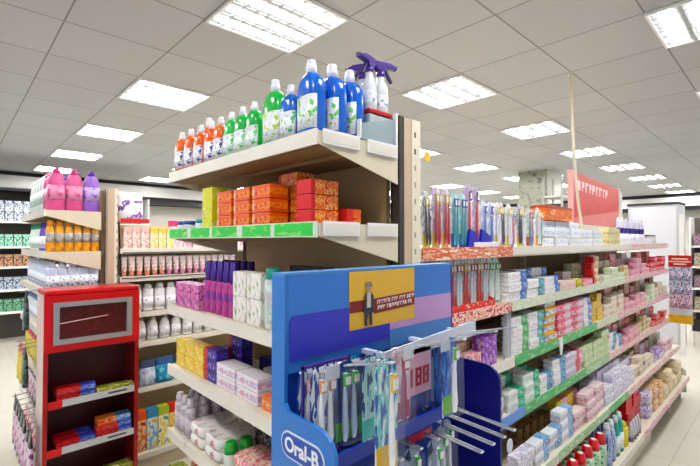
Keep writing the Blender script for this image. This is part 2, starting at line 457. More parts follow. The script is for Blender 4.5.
E1 = end_unit(e1, .70, 1.035, .86, 1.88, SZ1, 1.9, .105, {1.55: GREENE}, sidelabels=(1.795, 1.55))
pane = E1(B().box(.865, 1.018, .868, .871, 1.80, 1.845, clear('b9c8cf', .6)).prism([(.865, 1.845), (1.018, 1.845), (1.018, 1.885)], 'y', .868, .871, clear('b9c8cf', .6)), 'divider_pane')
E1(B().box(1.019, 1.026, .862, .876, 1.80, 1.905, WHITE), 'pane_frame', pane)
E1(B().box(.858, .864, .862, .876, 1.80, 1.855, WHITE), 'pane_frame', pane)
E1(B().xf(Matrix()).loft([(0, .017, .017, mat('f2c21b', .4)), (.002, .017, .017, mat('f2c21b', .4))], 16).xf(Matrix.Translation((1.165, .852, 1.785)) @ Matrix.Rotation(PI / 2, 4, 'X')), 'yellow_tag')

SZ2 = [1.682, 1.44, 1.215, .97, .72, .45, .16]
e2 = tag(empty('end_shelving', (.395, 2.95, 0)), 'cream end bay behind the red stand with pink bottles on top', 'shelving')
E2 = end_unit(e2, .395, .69, 2.95, 3.97, SZ2, 1.83, .08, {})
# left aisle run
LX0, LX1 = .785, 3.2
LZ = [1.452, 1.272, 1.036, .84, .544, .135]
ls = tag(empty('gondola_shelving', (LX0, 2.95, 0)), 'cream shelving across the left aisle behind the red stand, full of bottles and cartons', 'shelving')
def LG(b, name, p=None): return b.xf(Matrix.Translation((-LX0, -2.95, 0))).obj(name, p or ls)
LG(B().box(LX0, LX1, 3.40, 3.43, .05, 1.62, mat('d2c8ae', .6)), 'back_panel')
for z in LZ:
    y0 = 2.95 if z > .2 else 2.90
    sh = LG(B().box(LX0, LX1, y0, 3.398, z - .03, z - .004, CREAM2), 'shelf_board')
    LG(B().box(LX0, LX1, y0 - .006, y0 - .0005, z - .034, z, RAILW), 'price_rail', sh)
LG(B().box(LX0, LX1, 2.93, 2.95, 0, .104, CREAM), 'kick_plate')
t0 = LG(B().box(LX0 + .005, .965, 2.97, 3.398, 1.625, 1.635, CREAM2), 'upper_tray')
LG(B().box(LX0 + .005, .965, 2.963, 2.969, 1.618, 1.645, mat('d5343c', .35)), 'tray_lip', t0)
for z in (1.262, 1.425): LG(B().tube([(LX0 + .01, 2.94, z - .0), (LX0 + .9, 2.94, z - .0)], .003, BLACK), 'shade_line')  # black tubes draw the shadow lines along the shelf edges
LG(B().tube([(LX0 - .008, 2.955, 1.62), (LX0 + .006, 2.95, 1.3), (LX0 - .004, 2.955, 1.05)], .006, BLACK), 'side_wire')

# ------------------------------------------------------------------ products: top of the tall end bay
def splash(c): return prt(c, 'f1f3f6', 'c9d8ea', (22, 22, 22), cut=(.42, .62))
def oral(body, cap, ltint, h, rx, ry): return std_bottle(h, rx, ry, body, cap, splash(ltint), .3, .17, e=3.)
ORANGE = mat('f07a2c', .2); GREENB = mat('2cb85a', .2); BLUEB = mat('2f78d4', .18)
CAPC = mat('e9eaf2', .25)
kind('orange_s', 'mouthwash_bottle', 'bottle', oral(ORANGE, CAPC, '5a4c9c', .18, .037, .024))
kind('orange_l', 'mouthwash_bottle', 'bottle', oral(ORANGE, CAPC, '8a5ca8', .25, .046, .028))
kind('green_s', 'mouthwash_bottle', 'bottle', oral(GREENB, CAPC, '6fd088', .18, .037, .024))
kind('green_l', 'mouthwash_bottle', 'bottle', oral(GREENB, CAPC, 'b8d83a', .225, .048, .028))
kind('blue_s', 'mouthwash_bottle', 'bottle', oral(mat('2a78d0', .2), CAPC, '54c08a', .18, .038, .024))
kind('blue_l', 'mouthwash_bottle', 'bottle', oral(BLUEB, CAPC, '7fd06a', .228, .048, .03))
TOP = 'end bay top shelf'
W = -PI / 2
zt = 1.7925
for y, x in ((1.834, .73), (1.752, .735), (1.668, .74), (1.50, .745)): put('orange_s', x, y, zt, W, 'small orange mouthwash bottle with clear cap', TOP, s=-y)
put('orange_l', .825, 1.775, zt, W, 'larger orange mouthwash bottle behind the small ones', TOP, s=-1.775)
put('orange_s', .745, 1.578, zt, W, 'small orange mouthwash bottle with clear cap', TOP, s=-1.578)
for y in (1.415, 1.335, 1.255): put('green_s', .745, y, zt, W, 'small green mouthwash bottle with clear cap', TOP, s=-y)
put('green_l', .755, 1.145, zt, W, 'large green mouthwash bottle between smaller green and blue ones', TOP, s=-1.145)
put('blue_s', .745, 1.045, zt, W, 'small blue mouthwash bottle left of the big blue ones', TOP, s=-1.045)
put('blue_l', .75, .952, zt, W - .1, 'large blue mouthwash bottle standing at the front corner', TOP, s=-.935)
put('blue_l', .815, .935, zt, W - .1, 'large blue mouthwash bottle second from the front corner', TOP, s=1)
put('blue_l', .88, .93, zt, W - .1, 'large blue mouthwash bottle nearest the clear pane', TOP, s=3)
put('blue_l', .86, 1.04, zt, W, 'large blue mouthwash bottle in the row behind', TOP, s=2)
for k, y in enumerate((1.78, 1.68, 1.58)): put('orange_s', .90, y, zt, W, 'small orange mouthwash bottle in back row', TOP, s=-y)
for k, y in enumerate((1.42, 1.33, 1.24)): put('green_s', .90, y, zt, W, 'small green mouthwash bottle in back row', TOP, s=-y)

def tub(name):
    t = empty(name)
    B().box(-.05, .05, -.05, .05, 0, .098, mat('b8c4c6', .4)).obj('body', t, .006)
    B().box(-.053, .053, -.054, .054, .0985, .112, mat('c22a30', .35)).obj('lid', t, .004)
    return t
kind('tub', 'storage_tub', 'tub', tub)
# keep the tub clear of the blue bottle and the back panel
put('tub', .968, .932, zt, 0, 'grey tub with red lid under the purple spray bottles', TOP)
def sprayer(name):
    t = empty(name); P = mat('4a2a86', .35); Q = mat('2d1a58', .4)
    bm = mat('d9dde0', .15)
    B().loft([(0, .022, .019, bm), (.005, .024, .021, bm), (.06, .024, .021, bm), (.085, .024, .018, bm), (.105, .012, .012, bm), (.118, .012, .012, bm)], 16, 2.6).obj('body', t)
    B().loft([(.02, .0244, .0214, splash('9fb2c8')), (.058, .0244, .0214, splash('9fb2c8'))], 16, 2.6, cap=False).obj('label_wrap', t)
    B().loft([(.1185, .014, .014, P), (.135, .014, .014, P)], 12).obj('collar', t)
    h = B().prism([(-.052, .152), (-.05, .163), (-.03, .17), (.022, .168), (.026, .15), (.012, .1355), (-.012, .1355), (-.016, .148)], 'y', -.011, .011, P).obj('spray_head', t, .003)
    B().prism([(-.02, .147), (-.013, .147), (-.028, .12), (-.04, .105), (-.043, .108)], 'y', -.006, .006, Q).obj('trigger', h)
    B().box(-.06, -.0525, -.007, .007, .151, .163, Q).obj('nozzle', h)
    return t
kind('sprayer', 'spray_bottle', 'spray bottle', sprayer)
for k, (dx, dy, rz, d) in enumerate(((-.026, -.026, .15, 'front left'), (.028, -.024, 2.9, 'front right'), (.0, .029, -1.2, 'rear'))):
    put('sprayer', .968 + dx, .932 + dy, zt + .113, rz, 'clear spray bottle with purple trigger, %s of three' % d, 'on the red-lidded tub', s=dx)

# ------------------------------------------------------------------ end bay, green-edged shelf
OR1 = prt('ee6a1e', 'f4a13a', 'd8331f', (30, 30, 40), cut=(.5, .6)); OR2 = prt('f07a28', 'f6c06a', 'e0401f', (35, 35, 25), cut=(.5, .58)); ORL = prt('f2a184', 'f6d3b8', 'ea7a4c', (40, 40, 60))
kind('soap_o', 'soap_carton', 'carton', carton(.105, .07, .043, [(.12, ORL), (.88, OR1)]))
kind('soap_o2', 'soap_carton', 'carton', carton(.105, .07, .043, [(.15, mat('d8282c', .4)), (.85, OR2)]))
kind('soap_s', 'soap_carton', 'carton', carton(.06, .06, .05, [(.45, mat('d8331f', .4)), (.55, OR1)]))
kind('yel_tall', 'tall_carton', 'carton', carton(.085, .06, .16, [(1, prt('d9d926', 'eceea0', 'b9b414', (30, 30, 14), cut=(.56, .64)))], None))
GS = 'end bay green-edged shelf'
z = 1.5475
put('yel_tall', .755, 1.575, z, W, 'tall lime yellow carton', GS, s=-1.575)
rowy('soap_o', 'orange soap carton', GS + ', front', 1.425, 3, .125, .755, z, levs=[3, 3, 3], lh=.0445)
rowy('soap_o2', 'orange and red soap carton', GS + ', rear', 1.40, 4, .122, .845, z, levs=[3, 3, 4, 3], lh=.0445)
for l in range(3): put('soap_o2', .80, .985, z + l * .0445, -.0, 'deep orange soap carton at the right end', GS, s=-.98, lev=l)
put('soap_s', .895, .955, z, 0, 'small orange carton alone at the right of the stacks', GS)
kind('jar_teal', 'cream_jar', 'jar', lambda nm: (lambda t: (B().loft([(0, .026, .026, mat('e8eef2')), (.026, .028, .028, mat('e8eef2'))], 14).obj('body', t), B().loft([(.0265, .029, .029, mat('1f9aa0', .3)), (.043, .028, .028, mat('1f9aa0', .3))], 14).obj('lid', t), t)[-1])(empty(nm)))
kind('jar_blue', 'cream_jar', 'jar', lambda nm: (lambda t: (B().loft([(0, .026, .026, mat('dde6ee')), (.022, .028, .028, mat('dde6ee'))], 14).obj('body', t), B().loft([(.0225, .029, .029, mat('2a62a8', .3)), (.038, .028, .028, mat('2a62a8', .3))], 14).obj('lid', t), t)[-1])(empty(nm)))
rowy('jar_blue', 'white jar with blue lid', GS, 1.845, 2, .065, .745, z, jit=.1)
rowy('jar_teal', 'white jar with teal lid', GS, 1.705, 1, .07, .765, z)

# ------------------------------------------------------------------ end bay, third shelf
T3 = 'end bay third shelf'; z = 1.2225
MAG = prt('c04a9a', 'e8a0cc', '7a3a9a', (30, 30, 30)); PUR = mat('4b2390', .35)
kind('mag', 'beauty_carton', 'carton', carton(.07, .06, .10, [(1, MAG)]))
rowy('mag', 'magenta beauty carton', T3, 1.83, 3, .078, .75, z)
kind('ptube', 'shampoo_bottle', 'bottle', std_bottle(.20, .021, .018, prt('8a3a9a', 'd35a9c', 'b54aa0', (25, 25, 12)), PUR, None, .8, .38))
rowy('ptube', 'slim pink bottle with tall purple cap', T3, 1.60, 5, .05, .75, z)
kind('ptube2', 'shampoo_bottle', 'bottle', std_bottle(.20, .021, .018, prt('6a2f96', '9a5aa8', '4b2390', (25, 25, 12)), mat('3a1a78', .35), None, .8, .4))
rowy('ptube2', 'slim purple bottle in the back row', T3, 1.62, 5, .05, .83, z)
kind('wcart', 'herbal_carton', 'carton', carton(.088, .055, .085, [(1, prt('f3f1ec', 'd9cfc9', '5fae5a', (35, 35, 22), cut=(.55, .66)))]))
rowy('wcart', 'white herbal carton with green leaves', T3, 1.325, 2, .095, .755, z, lv=2, lh=.0865)
kind('wcart_b', 'dark_carton', 'carton', carton(.19, .05, .19, [(1, mat('1d1a20', .35))]))
put('wcart_b', .90, 1.14, z, W, 'large black carton behind the herbal cartons', T3)
def spraycan(bodym, capm, h=.2, r=.024):
    def f(nm):
        t = empty(nm)
        B().loft([(0, r * .92, r * .92, bodym), (.004, r, r, bodym), (h * .78, r, r, bodym), (h * .82, r * .8, r * .8, bodym)], 16).obj('body', t)
        B().loft([(h * .8205, r * .86, r * .86, capm), (h * .98, r * .84, r * .84, capm), (h, r * .7, r * .7, capm)], 16).obj('cap', t)
        return t
    return f
kind('scan', 'spray_can', 'spray can', spraycan(prt('eef0f0', 'c9dcd0', 'd9c4cf', (30, 30, 20)), mat('17a58c', .3), .19, .027))
put('scan', .755, 1.155, z, 0, 'white spray can with teal cap', T3)
kind('pk', 'soap_carton', 'carton', carton(.06, .06, .04, [(.5, mat('f0a080')), (.5, prt('ee7a58', 'f6d0c0', 'f2a890'))]))
rowy('pk', 'coral pink carton right of the spray can', T3, 1.075, 1, .08, .755, z, lv=2, lh=.0415)
kind('teal_c', 'flat_carton', 'carton', carton(.10, .05, .16, [(1, prt('7fd6c0', 'b8efe0', '3fb89a', (40, 40, 40)))]))
put('teal_c', .93, .945, z, 0., 'pale teal carton showing above the blue display', T3)
put('mag', .86, 1.80, z, W, 'magenta beauty carton further back', T3)

# ------------------------------------------------------------------ end bay, fourth shelf
F4 = 'end bay fourth shelf'; z = .9635
YEL = prt('f0d02a', 'f7ea9a', 'e2a81c', (30, 30, 26), cut=(.52, .62))
kind('ybox', 'soap_carton', 'carton', carton(.085, .06, .055, [(1, YEL)]))
rowy('ybox', 'yellow soap carton', F4, 1.826, 3, .09, .755, z, lv=2, lh=.0565)
kind('ylime', 'soap_carton', 'carton', carton(.09, .06, .05, [(1, prt('c8e01e', 'e8f08a', 'a8c814'))]))
put('ylime', .87, 1.66, z, W, 'lime green carton behind the yellow ones', F4, s=0)
put('ylime', .87, 1.76, z, W, 'lime green carton behind the leftmost yellow ones', F4, s=0)
kind('yor', 'soap_carton', 'carton', carton(.085, .06, .05, [(.5, mat('f2a020')), (.5, YEL)]))
put('yor', .835, 1.56, z, W, 'orange and yellow carton behind the purple ones', F4, lev=0); 
VIO = prt('3b2a8c', '6a4cb0', 'e2e0f0', (30, 30, 45), cut=(.55, .66))
kind('pbox', 'toothpaste_carton', 'carton', carton(.105, .05, .04, [(.28, mat('d8322c', .35)), (.72, VIO)]))
rowy('pbox', 'purple and red carton', F4, 1.545, 1, .10, .752, z, lv=3, lh=.0415)
rowy('pbox', 'purple and red carton in the rear stack', F4, 1.50, 1, .11, .83, z, lv=4, lh=.0415)
kind('vbox', 'dark_carton', 'carton', carton(.10, .055, .045, [(1, prt('2c2468', '5b4aa0', '1c183c'))]))
rowy('vbox', 'dark violet carton in the back row', F4, 1.38, 2, .11, .90, z, lv=2, lh=.0465)
LIL = prt('f0eaf0', 'cfc0d8', 'e0a8c0', (28, 28, 40), cut=(.53, .63))
kind('lbox', 'toothpaste_carton', 'carton', carton(.14, .07, .042, [(1, LIL)]))
rowy('lbox', 'white and lilac carton', F4, 1.42, 2, .15, .762, z, lv=2, lh=.0435)
rowy('lbox', 'white and lilac carton in the rear row', F4, 1.24, 1, .15, .85, z, lv=2, lh=.0435)
kind('pinkbox', 'toothpaste_carton', 'carton', carton(.10, .07, .06, [(.6, prt('d9c8dc', 'b48ab8', '6a4880', (28, 28, 40))), (.4, mat('7a5a86'))]))
put('pinkbox', .845, 1.10, z, W, 'mauve carton beside the white and lilac ones', F4)
kind('obox', 'toothpaste_carton', 'carton', carton(.10, .06, .045, [(1, prt('f08a34', 'f6c090', 'e8641c'))]))
put('obox', .76, 1.13, z, W, 'bright orange carton next to the blue display', F4)
put('obox', .765, 1.0, z, W, 'bright orange carton half hidden by the blue display', F4)
kind('ytube', 'cream_tube', 'tube', upright_tube(.12, .017, prt('e0d020', 'b8d040', '2f7a3a', (40, 40, 20)), mat('2f6a38')))
rowy('ytube', 'yellow and green tube at the back', F4, 1.80, 3, .045, .97, z)

# ------------------------------------------------------------------ end bay, fifth shelf
V5 = 'end bay fifth shelf'; z = .6895
WHB = prt('dcd8de', 'b9b2ba', 'e9e6ea', (14, 14, 20))
kind('rollon', 'lotion_bottle', 'bottle', std_bottle(.155, .023, .02, WHB, mat('c9c2ca', .3), prt('cfc8d0', 'b03a4a', 'e6e0e6', (30, 30, 30), cut=(.62, .66)), .75, .22))
for d, x in enumerate((.735, .79, .845, .90)):
    for i, y in enumerate((1.845, 1.79, 1.735)):
        put('rollon', x, y, z, W, 'pale grey lotion bottle', V5, s=-y, dep=0 if d == 0 else d)
for r in REC:
    if r['desc'] == 'pale grey lotion bottle':
        d = r['dep']; r['dep'] = 0; r['desc'] = ('pale grey lotion bottle', 'pale grey lotion bottle in second rank', 'pale grey lotion bottle in third rank', 'pale grey lotion bottle in rear rank')[d]
kind('orcap', 'lotion_bottle', 'bottle', std_bottle(.14, .02, .018, mat('e8e6e4'), mat('e0562e', .3), None, .75, .25))
put('orcap', .955, 1.66, z, W, 'white bottle with orange cap behind the flat packs', V5)
def flatpack(w, d, h, m):
    def f(nm):
        b = B().loft([(0, w * .47, d * .47, m), (h * .3, w * .5, d * .5, m), (h * .7, w * .5, d * .5, m), (h, w * .46, d * .46, m)], 20, 5)
        return b.obj(nm)
    return f
kind('pad', 'tissue_pack', 'pack', flatpack(.13, .17, .04, prt('eceae6', 'd8d0cc', 'd08a90', (18, 18, 18), cut=(.56, .66))))
rowy('pad', 'flat white tissue pack with pink trim', V5, 1.64, 2, .135, .795, z, lv=2, lh=.0415)
kind('gcap', 'shampoo_bottle', 'bottle', std_bottle(.088, .026, .024, mat('e8efe6', .3), mat('14a534', .3), None, .95, .42))
put('gcap', .745, 1.408, z, W, 'squat bottle with broad green cap, left of its twin', V5)
put('gcap', .803, 1.402, z, W, 'squat bottle with broad green cap, right of its twin', V5)
kind('mixpk', 'sweet_pack', 'pack', flatpack(.10, .12, .035, prt('e88a9a', 'f2e0d0', 'd9552c', (30, 30, 30))))
rowy('mixpk', 'pink and orange soft pack', V5, 1.31, 3, .106, .78, z, lv=2, lh=.036)
kind('vpk', 'soft_pack', 'pack', flatpack(.09, .1, .05, prt('33205e', '5a3a8a', '241a44')))
put('vpk', .78, .96, z, W, 'dark violet soft pack beside the display', V5)
kind('bagpk', 'soft_pack', 'pack', flatpack(.12, .14, .06, prt('8a8a94', 'd8d8de', '5a5a66', (25, 25, 25))))
rowy('bagpk', 'grey soft pack at the back', V5, 1.46, 2, .14, .96, z)
# ------------------------------------------------------------------ right shelving: top deck
RM = [prt(*q, (24, 24, 38)) for q in (('d8c8a0', 'a89468', 'e8dcc0'), ('e0b8b8', 'c07a88', 'f0dcd8'), ('c8a88a', '8a5a48', 'e2d0b8'), ('b8c0a0', '7a8a6a', 'dfe2cc'), ('d85a5a', 'f0c0b8', 'a83038'), ('e2dcd8', 'b8a8b8', 'f2f0ee'))]
R1 = 'right shelving top deck'; z = 1.4725
def bp(key, h, w, card, hand, tip, twin=False): kind(key, 'toothbrush_pack', 'toothbrush', brush_pack(h, w, card, hand, tip, twin))
bp('b_cyan', .25, .07, prt('7fd8dc', 'b8eef0', '4ab8c8', (20, 20, 14)), mat('2aa8b8'), mat('d8f2f4'))
bp('b_red', .225, .05, prt('e9e4ea', 'c8b8cc', 'd9d4e2', (25, 25, 12)), mat('b82a3c', .3), mat('e8c84a'), True)
bp('b_teal', .215, .05, prt('dfeef2', 'a8d4dc', 'eef4f6', (25, 25, 12)), mat('2f9aa0', .3), mat('3a62b8'), True)
bp('b_pur', .26, .05, prt('d8cfe0', 'b8a8c8', 'e8e2ee', (25, 25, 12)), mat('e04a2a', .3), mat('3a1f86'))
bp('b_blue', .20, .05, prt('eef0f6', 'c8d4ea', 'a8b8e0', (25, 25, 12)), mat('7a86c8', .3), mat('2a4ab8'))
bp('b_dark', .205, .045, prt('e6e6ea', 'a8a8b4', '3a3a44', (25, 25, 20), cut=(.52, .66)), mat('32323c', .3), mat('e8d24a'), True)
bp('b_pink', .19, .042, prt('ece6ec', 'd8a8c0', 'b8c4d8', (25, 25, 14)), mat('c85a8a', .3), mat('5a9ad0'))
put('b_cyan', 1.235, .96, z, 0, 'tall cyan toothbrush card beside the cream post', R1, tilt=(-.04, 0))
put('b_dark', 1.215, .89, z, 0, 'dark toothbrush pack beside the cream post', R1, tilt=(-.04, 0))
rowx('b_red', 'red handled toothbrush twin pack', R1, 1.285, 2, .06, .90, z)
rowx('b_teal', 'teal handled toothbrush twin pack', R1, 1.405, 2, .055, .90, z)
rowx('b_pur', 'toothbrush pack with purple head and red handle', R1, 1.52, 2, .058, .91, z)
rowx('b_blue', 'white and blue toothbrush pack', R1, 1.645, 2, .056, .91, z)
bp('b_wht', .20, .046, prt('f2f2f4', 'd8d8e0', '4a4a86', (25, 25, 20), cut=(.55, .68)), mat('e8e6ee', .3), mat('e2c83a'), True)
bp('b_grn', .19, .044, prt('e6ece8', 'a8ccb8', '3a7a8a', (25, 25, 20), cut=(.52, .66)), mat('3a8a7a', .3), mat('c83a4a'))
for i, k in enumerate(('b_wht', 'b_dark', 'b_wht', 'b_pink', 'b_dark', 'b_wht', 'b_grn', 'b_pink', 'b_wht', 'b_grn')):
    put(k, 1.765 + i * .053, .91 + .01 * (i % 2), z, RSEED.uniform(-.12, .12), {'b_wht': 'white toothbrush pack with yellow print', 'b_dark': 'black handled toothbrush pack', 'b_pink': 'pink handled toothbrush pack', 'b_grn': 'green handled toothbrush pack'}[k], R1)
rowx('b_wht', 'white toothbrush pack in the rear rank', R1, 1.75, 6, .062, 1.02, z)
rowx('b_pink', 'pink handled toothbrush pack in the rear rank', R1, 1.32, 6, .066, 1.02, z)
def tray(w, d, h, m, m2=None):
    def f(nm):
        b = B(); b.box(-w / 2, w / 2, -d / 2, d / 2, 0, .002, m); b.box(-w / 2, w / 2, -d / 2, -d / 2 + .002, .002, h, m2 or m); b.box(-w / 2, w / 2, d / 2 - .002, d / 2, .002, h, m)
        for s in (-1, 1): b.prism([(-d / 2 + .002, .002), (d / 2 - .002, .002), (d / 2 - .002, h * 2), (-d / 2 + .002, h)], 'x', s * w / 2 - (.002 if s > 0 else 0), s * w / 2 + (0 if s > 0 else .002), m)
        return b.obj(nm)
    return f
NAVY = mat('2b2fb0', .35)
kind('wedge', 'display_wedge', 'display stand', lambda nm: B().prism([(-.045, 0), (.045, 0), (.02, .055), (-.03, .075)], 'y', -.012, .0, NAVY).obj(nm))
put('wedge', 1.60, .885, z, 0, 'royal blue wedge right of the red handled toothbrush', R1)
put('wedge', 1.505, .884, z, 0, 'royal blue wedge under the purple headed toothbrush', R1)
kind('lstrip', 'label_strip', 'label', lambda nm: B().prism([(0, 0), (.022, 0), (.012, .024), (0, .022)], 'x', -.1, .1, mat('eef0f6', .3)).obj(nm))
put('lstrip', 1.60, .868, z, -0, 'white price label strip lying below the blue wedge', R1)
WBX = prt('eff1f4', 'cfd9ea', 'b8c8e4', (12, 20, 40), cut=(.55, .65))
kind('wbx', 'toothpaste_carton', 'carton', carton(.20, .06, .05, [(1, WBX)]))
rowx('wbx', 'long white carton', R1, 2.36, 5, .215, .96, z, lv=2, lh=.0515, nd=1)
kind('obrown', 'display_carton', 'carton', carton(.42, .10, .09, [(1, prt('d9742a', 'e89a4a', 'f2d8b8', (8, 8, 34), cut=(.54, .64)))], prt('b04a1c', 'd9742a', '8a3a18', (60, 60, 60))))
put('obrown', 2.80, 1.07, z + .1553, 0, 'big orange brown carton lying on the white ones', R1)
rowx('wbx', 'long white carton in the rear row', R1, 2.46, 4, .215, 1.07, z, lv=3, lh=.0515)
kind('cjar', 'cream_jar', 'jar', lambda nm: (lambda t: (B().loft([(0, .03, .03, mat('d8cfa8')), (.055, .034, .034, mat('c8bf98'))], 14).obj('body', t), B().loft([(.0555, .035, .035, mat('6a5a38')), (.075, .034, .034, mat('6a5a38'))], 14).obj('lid', t), t)[-1])(empty(nm)))
kind('cjbox', 'jar_carton', 'carton', carton(.085, .07, .06, [(1, prt('ddd3a4', 'b8a878', '8a7a4a', (40, 40, 40), cut=(.56, .64)))]))
rowx('cjbox', 'cream and olive carton', R1, 3.46, 3, .095, .95, z, lv=2, lh=.0615)
kind('brs', 'hair_brush', 'brush', lambda nm: (lambda t: (B().loft([(0, .02, .016, mat('eeeaf4')), (.07, .022, .018, mat('eeeaf4')), (.085, .01, .01, mat('eeeaf4'))], 12).obj('handle', t), B().loft([(.0855, .012, .012, mat('3a2f86')), (.13, .02, .014, mat('dcd8ee')), (.18, .018, .012, mat('e4e2f2')), (.21, .008, .006, mat('e4e2f2'))], 12).obj('head', t), t)[-1])(empty(nm)))
kind('wtray', 'display_tray', 'tray', tray(.9, .12, .035, mat('f4f1f6', .3)))
put('wtray', 4.17, .95, z, 0, 'white tray holding upright violet brushes', R1)
rowx('brs', 'violet topped brush', 'in the white tray, right top deck', 3.79, 8, .108, .95, z + .0025)
kind('gpot', 'cosmetic_pot', 'pot', spraycan(mat('c4c2c0'), mat('6e6e74'), .085, .03))
rowx('gpot', 'small grey lidded pot', R1, 4.70, 3, .12, .95, z)
# ------------------------------------------------------------------ right shelving: second shelf
R2 = 'right shelving second shelf'; z = 1.2285
bp('h_red', .20, .05, prt('d9dfe6', 'b0bcc8', 'f0f2f4', (25, 25, 12)), mat('d8e0e8', .3), mat('cf3a2c'), True)
bp('h_yel', .20, .05, prt('c8ccd2', '8a8f98', 'e8eaee', (25, 25, 12)), mat('d04838', .3), mat('e8c42c'), True)
bp('h_grn', .20, .05, prt('d4e2d8', '6fb87a', '2a3a44', (25, 25, 12), cut=(.55, .66)), mat('e8f0ea', .3), mat('4ab85a'), True)
kind('rtray', 'display_tray', 'tray', tray(.36, .07, .028, mat('d8281f', .35), prt('d8281f', 'e8503c', 'f2d8c8', (24, 24, 40), cut=(.6, .68))))
put('rtray', 1.495, .91, z, 0, 'red tray holding toothbrush packs', R2)
for i in range(7): put(('h_red', 'h_yel')[i % 2], 1.345 + i * .051, .915, z + .003, 0, 'toothbrush pack with red and yellow base', 'in the red tray', s=i)
for i in range(4): put('h_red', 1.222 + i * .054, .98, z, 0, 'pale toothbrush pack behind the blue display', R2, s=i)
for i in range(6): put('b_dark', 1.40 + i * .052, 1.02, z, 0, 'dark toothbrush pack in the rear rank', R2, s=i)
rowx('h_grn', 'green and black toothbrush pack', R2, 1.703, 2, .051, .915, z)
def tp(key, w, segs, h=.042, d=.05): kind(key, 'toothpaste_carton', 'carton', carton(w, d, h, segs))
PW = prt('f2f1f2', 'd9c4cc', 'dfe4ee', (22, 22, 50), cut=(.56, .66)); PB = mat('3f74c0', .35); PT = mat('2f9aa2', .35)
tp('wb', .19, [(.66, PW), (.34, prt('4a80c8', '2f5aa8', 'b8d0ee', (30, 30, 40)))])
tp('wt', .19, [(.66, PW), (.34, prt('3aa0a8', '2a7a98', 'a8dce0', (30, 30, 40)))])
tp('pk2', .22, [(1, prt('eed6d0', 'e2b4b0', 'f4e8e2', (20, 20, 50)))], .05)
tp('yg', .07, [(1, prt('d8d030', 'a8b820', '6a8a20', (40, 40, 40)))], .05)
tp('pkr', .16, [(1, prt('e88a98', 'f2c4cc', 'd8485c', (22, 22, 50)))])
tp('rc', .12, [(.35, mat('c8282c', .35)), (.65, prt('efe4cc', 'd9bc8a', 'd85a4a', (30, 30, 40)))])
tp('cg', .16, [(1, prt('e6e8d4', 'b8d0a8', 'f2f0e4', (22, 22, 40)))])
tp('crm', .14, [(1, prt('d8c8a0', 'a89468', 'e8dcc0', (25, 25, 40)))])
tp('pnk', .15, [(1, prt('eab8c4', 'd87a94', 'f4dce2', (22, 22, 40)))])
tp('redp', .14, [(1, prt('d83a48', 'f0b8c0', 'b8242f', (22, 22, 40)))])
rowx('wb', 'white carton with blue right end', R2, 1.885, 1, .2, .90, z, lv=3, lh=.0435)
rowx('wt', 'white carton with teal right end', R2, 2.085, 1, .2, .90, z, lv=2, lh=.0435)
rowx('wb', 'white and blue carton right of the teal', R2, 2.29, 1, .2, .90, z, lv=2, lh=.0435)
rowx('wb', 'white and blue carton in rear', R2, 1.90, 3, .2, .97, z, lv=3, lh=.0435)
rowx('pk2', 'cream pink carton', R2, 2.51, 1, .23, .90, z, lv=1, lh=.051)
rowx('yg', 'small lime carton between cream pink and rose cartons', R2, 2.68, 1, .2, .90, z, lv=1)
rowx('pkr', 'rose carton', R2, 2.82, 1, .2, .90, z, lv=1)
rowx('rc', 'red ended cream carton', R2, 3.02, 1, .16, .912, z, lv=4, lh=.0435)
rowx('cg', 'pale green carton', R2, 3.21, 3, .17, .90, z, levs=[1, 2, 1], lh=.0435)
rear(2.72, 14, .157, .98, z, [2, 3, 3, 4, 3, 3, 4, 3, 4, 3, 3, 4, 3, 4], RM)
rowx('crm', 'tan carton in front', R2, 3.70, 1, .15, .90, z, lv=2, lh=.0435)
rowx('pnk', 'pink carton', R2, 3.87, 4, .165, .90, z, levs=[1, 3, 2, 1], lh=.0435)
rowx('redp', 'red and white carton', R2, 4.52, 4, .15, .90, z, levs=[2, 3, 2, 3], lh=.0435)
# ------------------------------------------------------------------ third shelf
R3 = 'right shelving third shelf'; z = .9845
kind('bnd', 'paste_bundle', 'pack', carton(.10, .05, .07, [(1, prt('f0d0cc', 'd88a9a', 'f6ece6', (30, 30, 30)))]))
rowx('bnd', 'pale pink bundle pack', R3, 1.30, 3, .105, .90, z, lv=1)
kind('bndp', 'paste_bundle', 'pack', carton(.055, .05, .12, [(1, prt('8a4aa8', 'c89ad8', 'e8d84a', (30, 30, 20), cut=(.55, .68)))]))
rowx('bndp', 'purple pack leaning on the pink bundles', R3, 1.60, 2, .06, .90, z)
kind('bando', 'paste_bundle', 'pack', carton(.09, .05, .05, [(1, prt('e8a878', 'f2d8b8', 'c85a3a', (30, 30, 30)))]))
rowx('bando', 'peach pack behind the pink bundles', R3, 1.32, 4, .10, .97, z, lv=2, lh=.051)
tp('wg', .17, [(.6, PW), (.4, prt('5ab86a', 'a8d8a8', '2f8a5a', (30, 30, 40)))])
tp('wtl', .17, [(.6, PW), (.4, prt('5ab0a8', 'a8d4d0', '3a7a98', (30, 30, 40)))])
tp('oyb', .14, [(1, prt('e8b42c', 'dfe4ee', '5a9ad0', (12, 12, 55), cut=(.46, .58)))])
tp('pkw', .20, [(.55, prt('e86a8a', 'f4dce2', 'd84868', (18, 18, 60), cut=(.48, .56))), (.45, prt('e8b0c4', 'f2e4ea', '9ab0d8', (22, 22, 50)))])
tp('lbl', .13, [(.5, PW), (.5, prt('7a9ad8', 'c8d8f0', '4a6ac0', (30, 30, 40)))])
tp('yel', .10, [(1, prt('ecd03a', 'd8a82a', 'f4ecb0', (30, 30, 30)))])
tp('lcr', .15, [(1, prt('e8dccc', 'cbb494', 'f2ece2', (25, 25, 40)))])
rowx('wg', 'white carton with green right end', R3, 1.905, 1, .2, .90, z, lv=4, lh=.0432)
rowx('wtl', 'white carton with sea green end', R3, 2.085, 1, .2, .90, z, lv=4, lh=.0432)
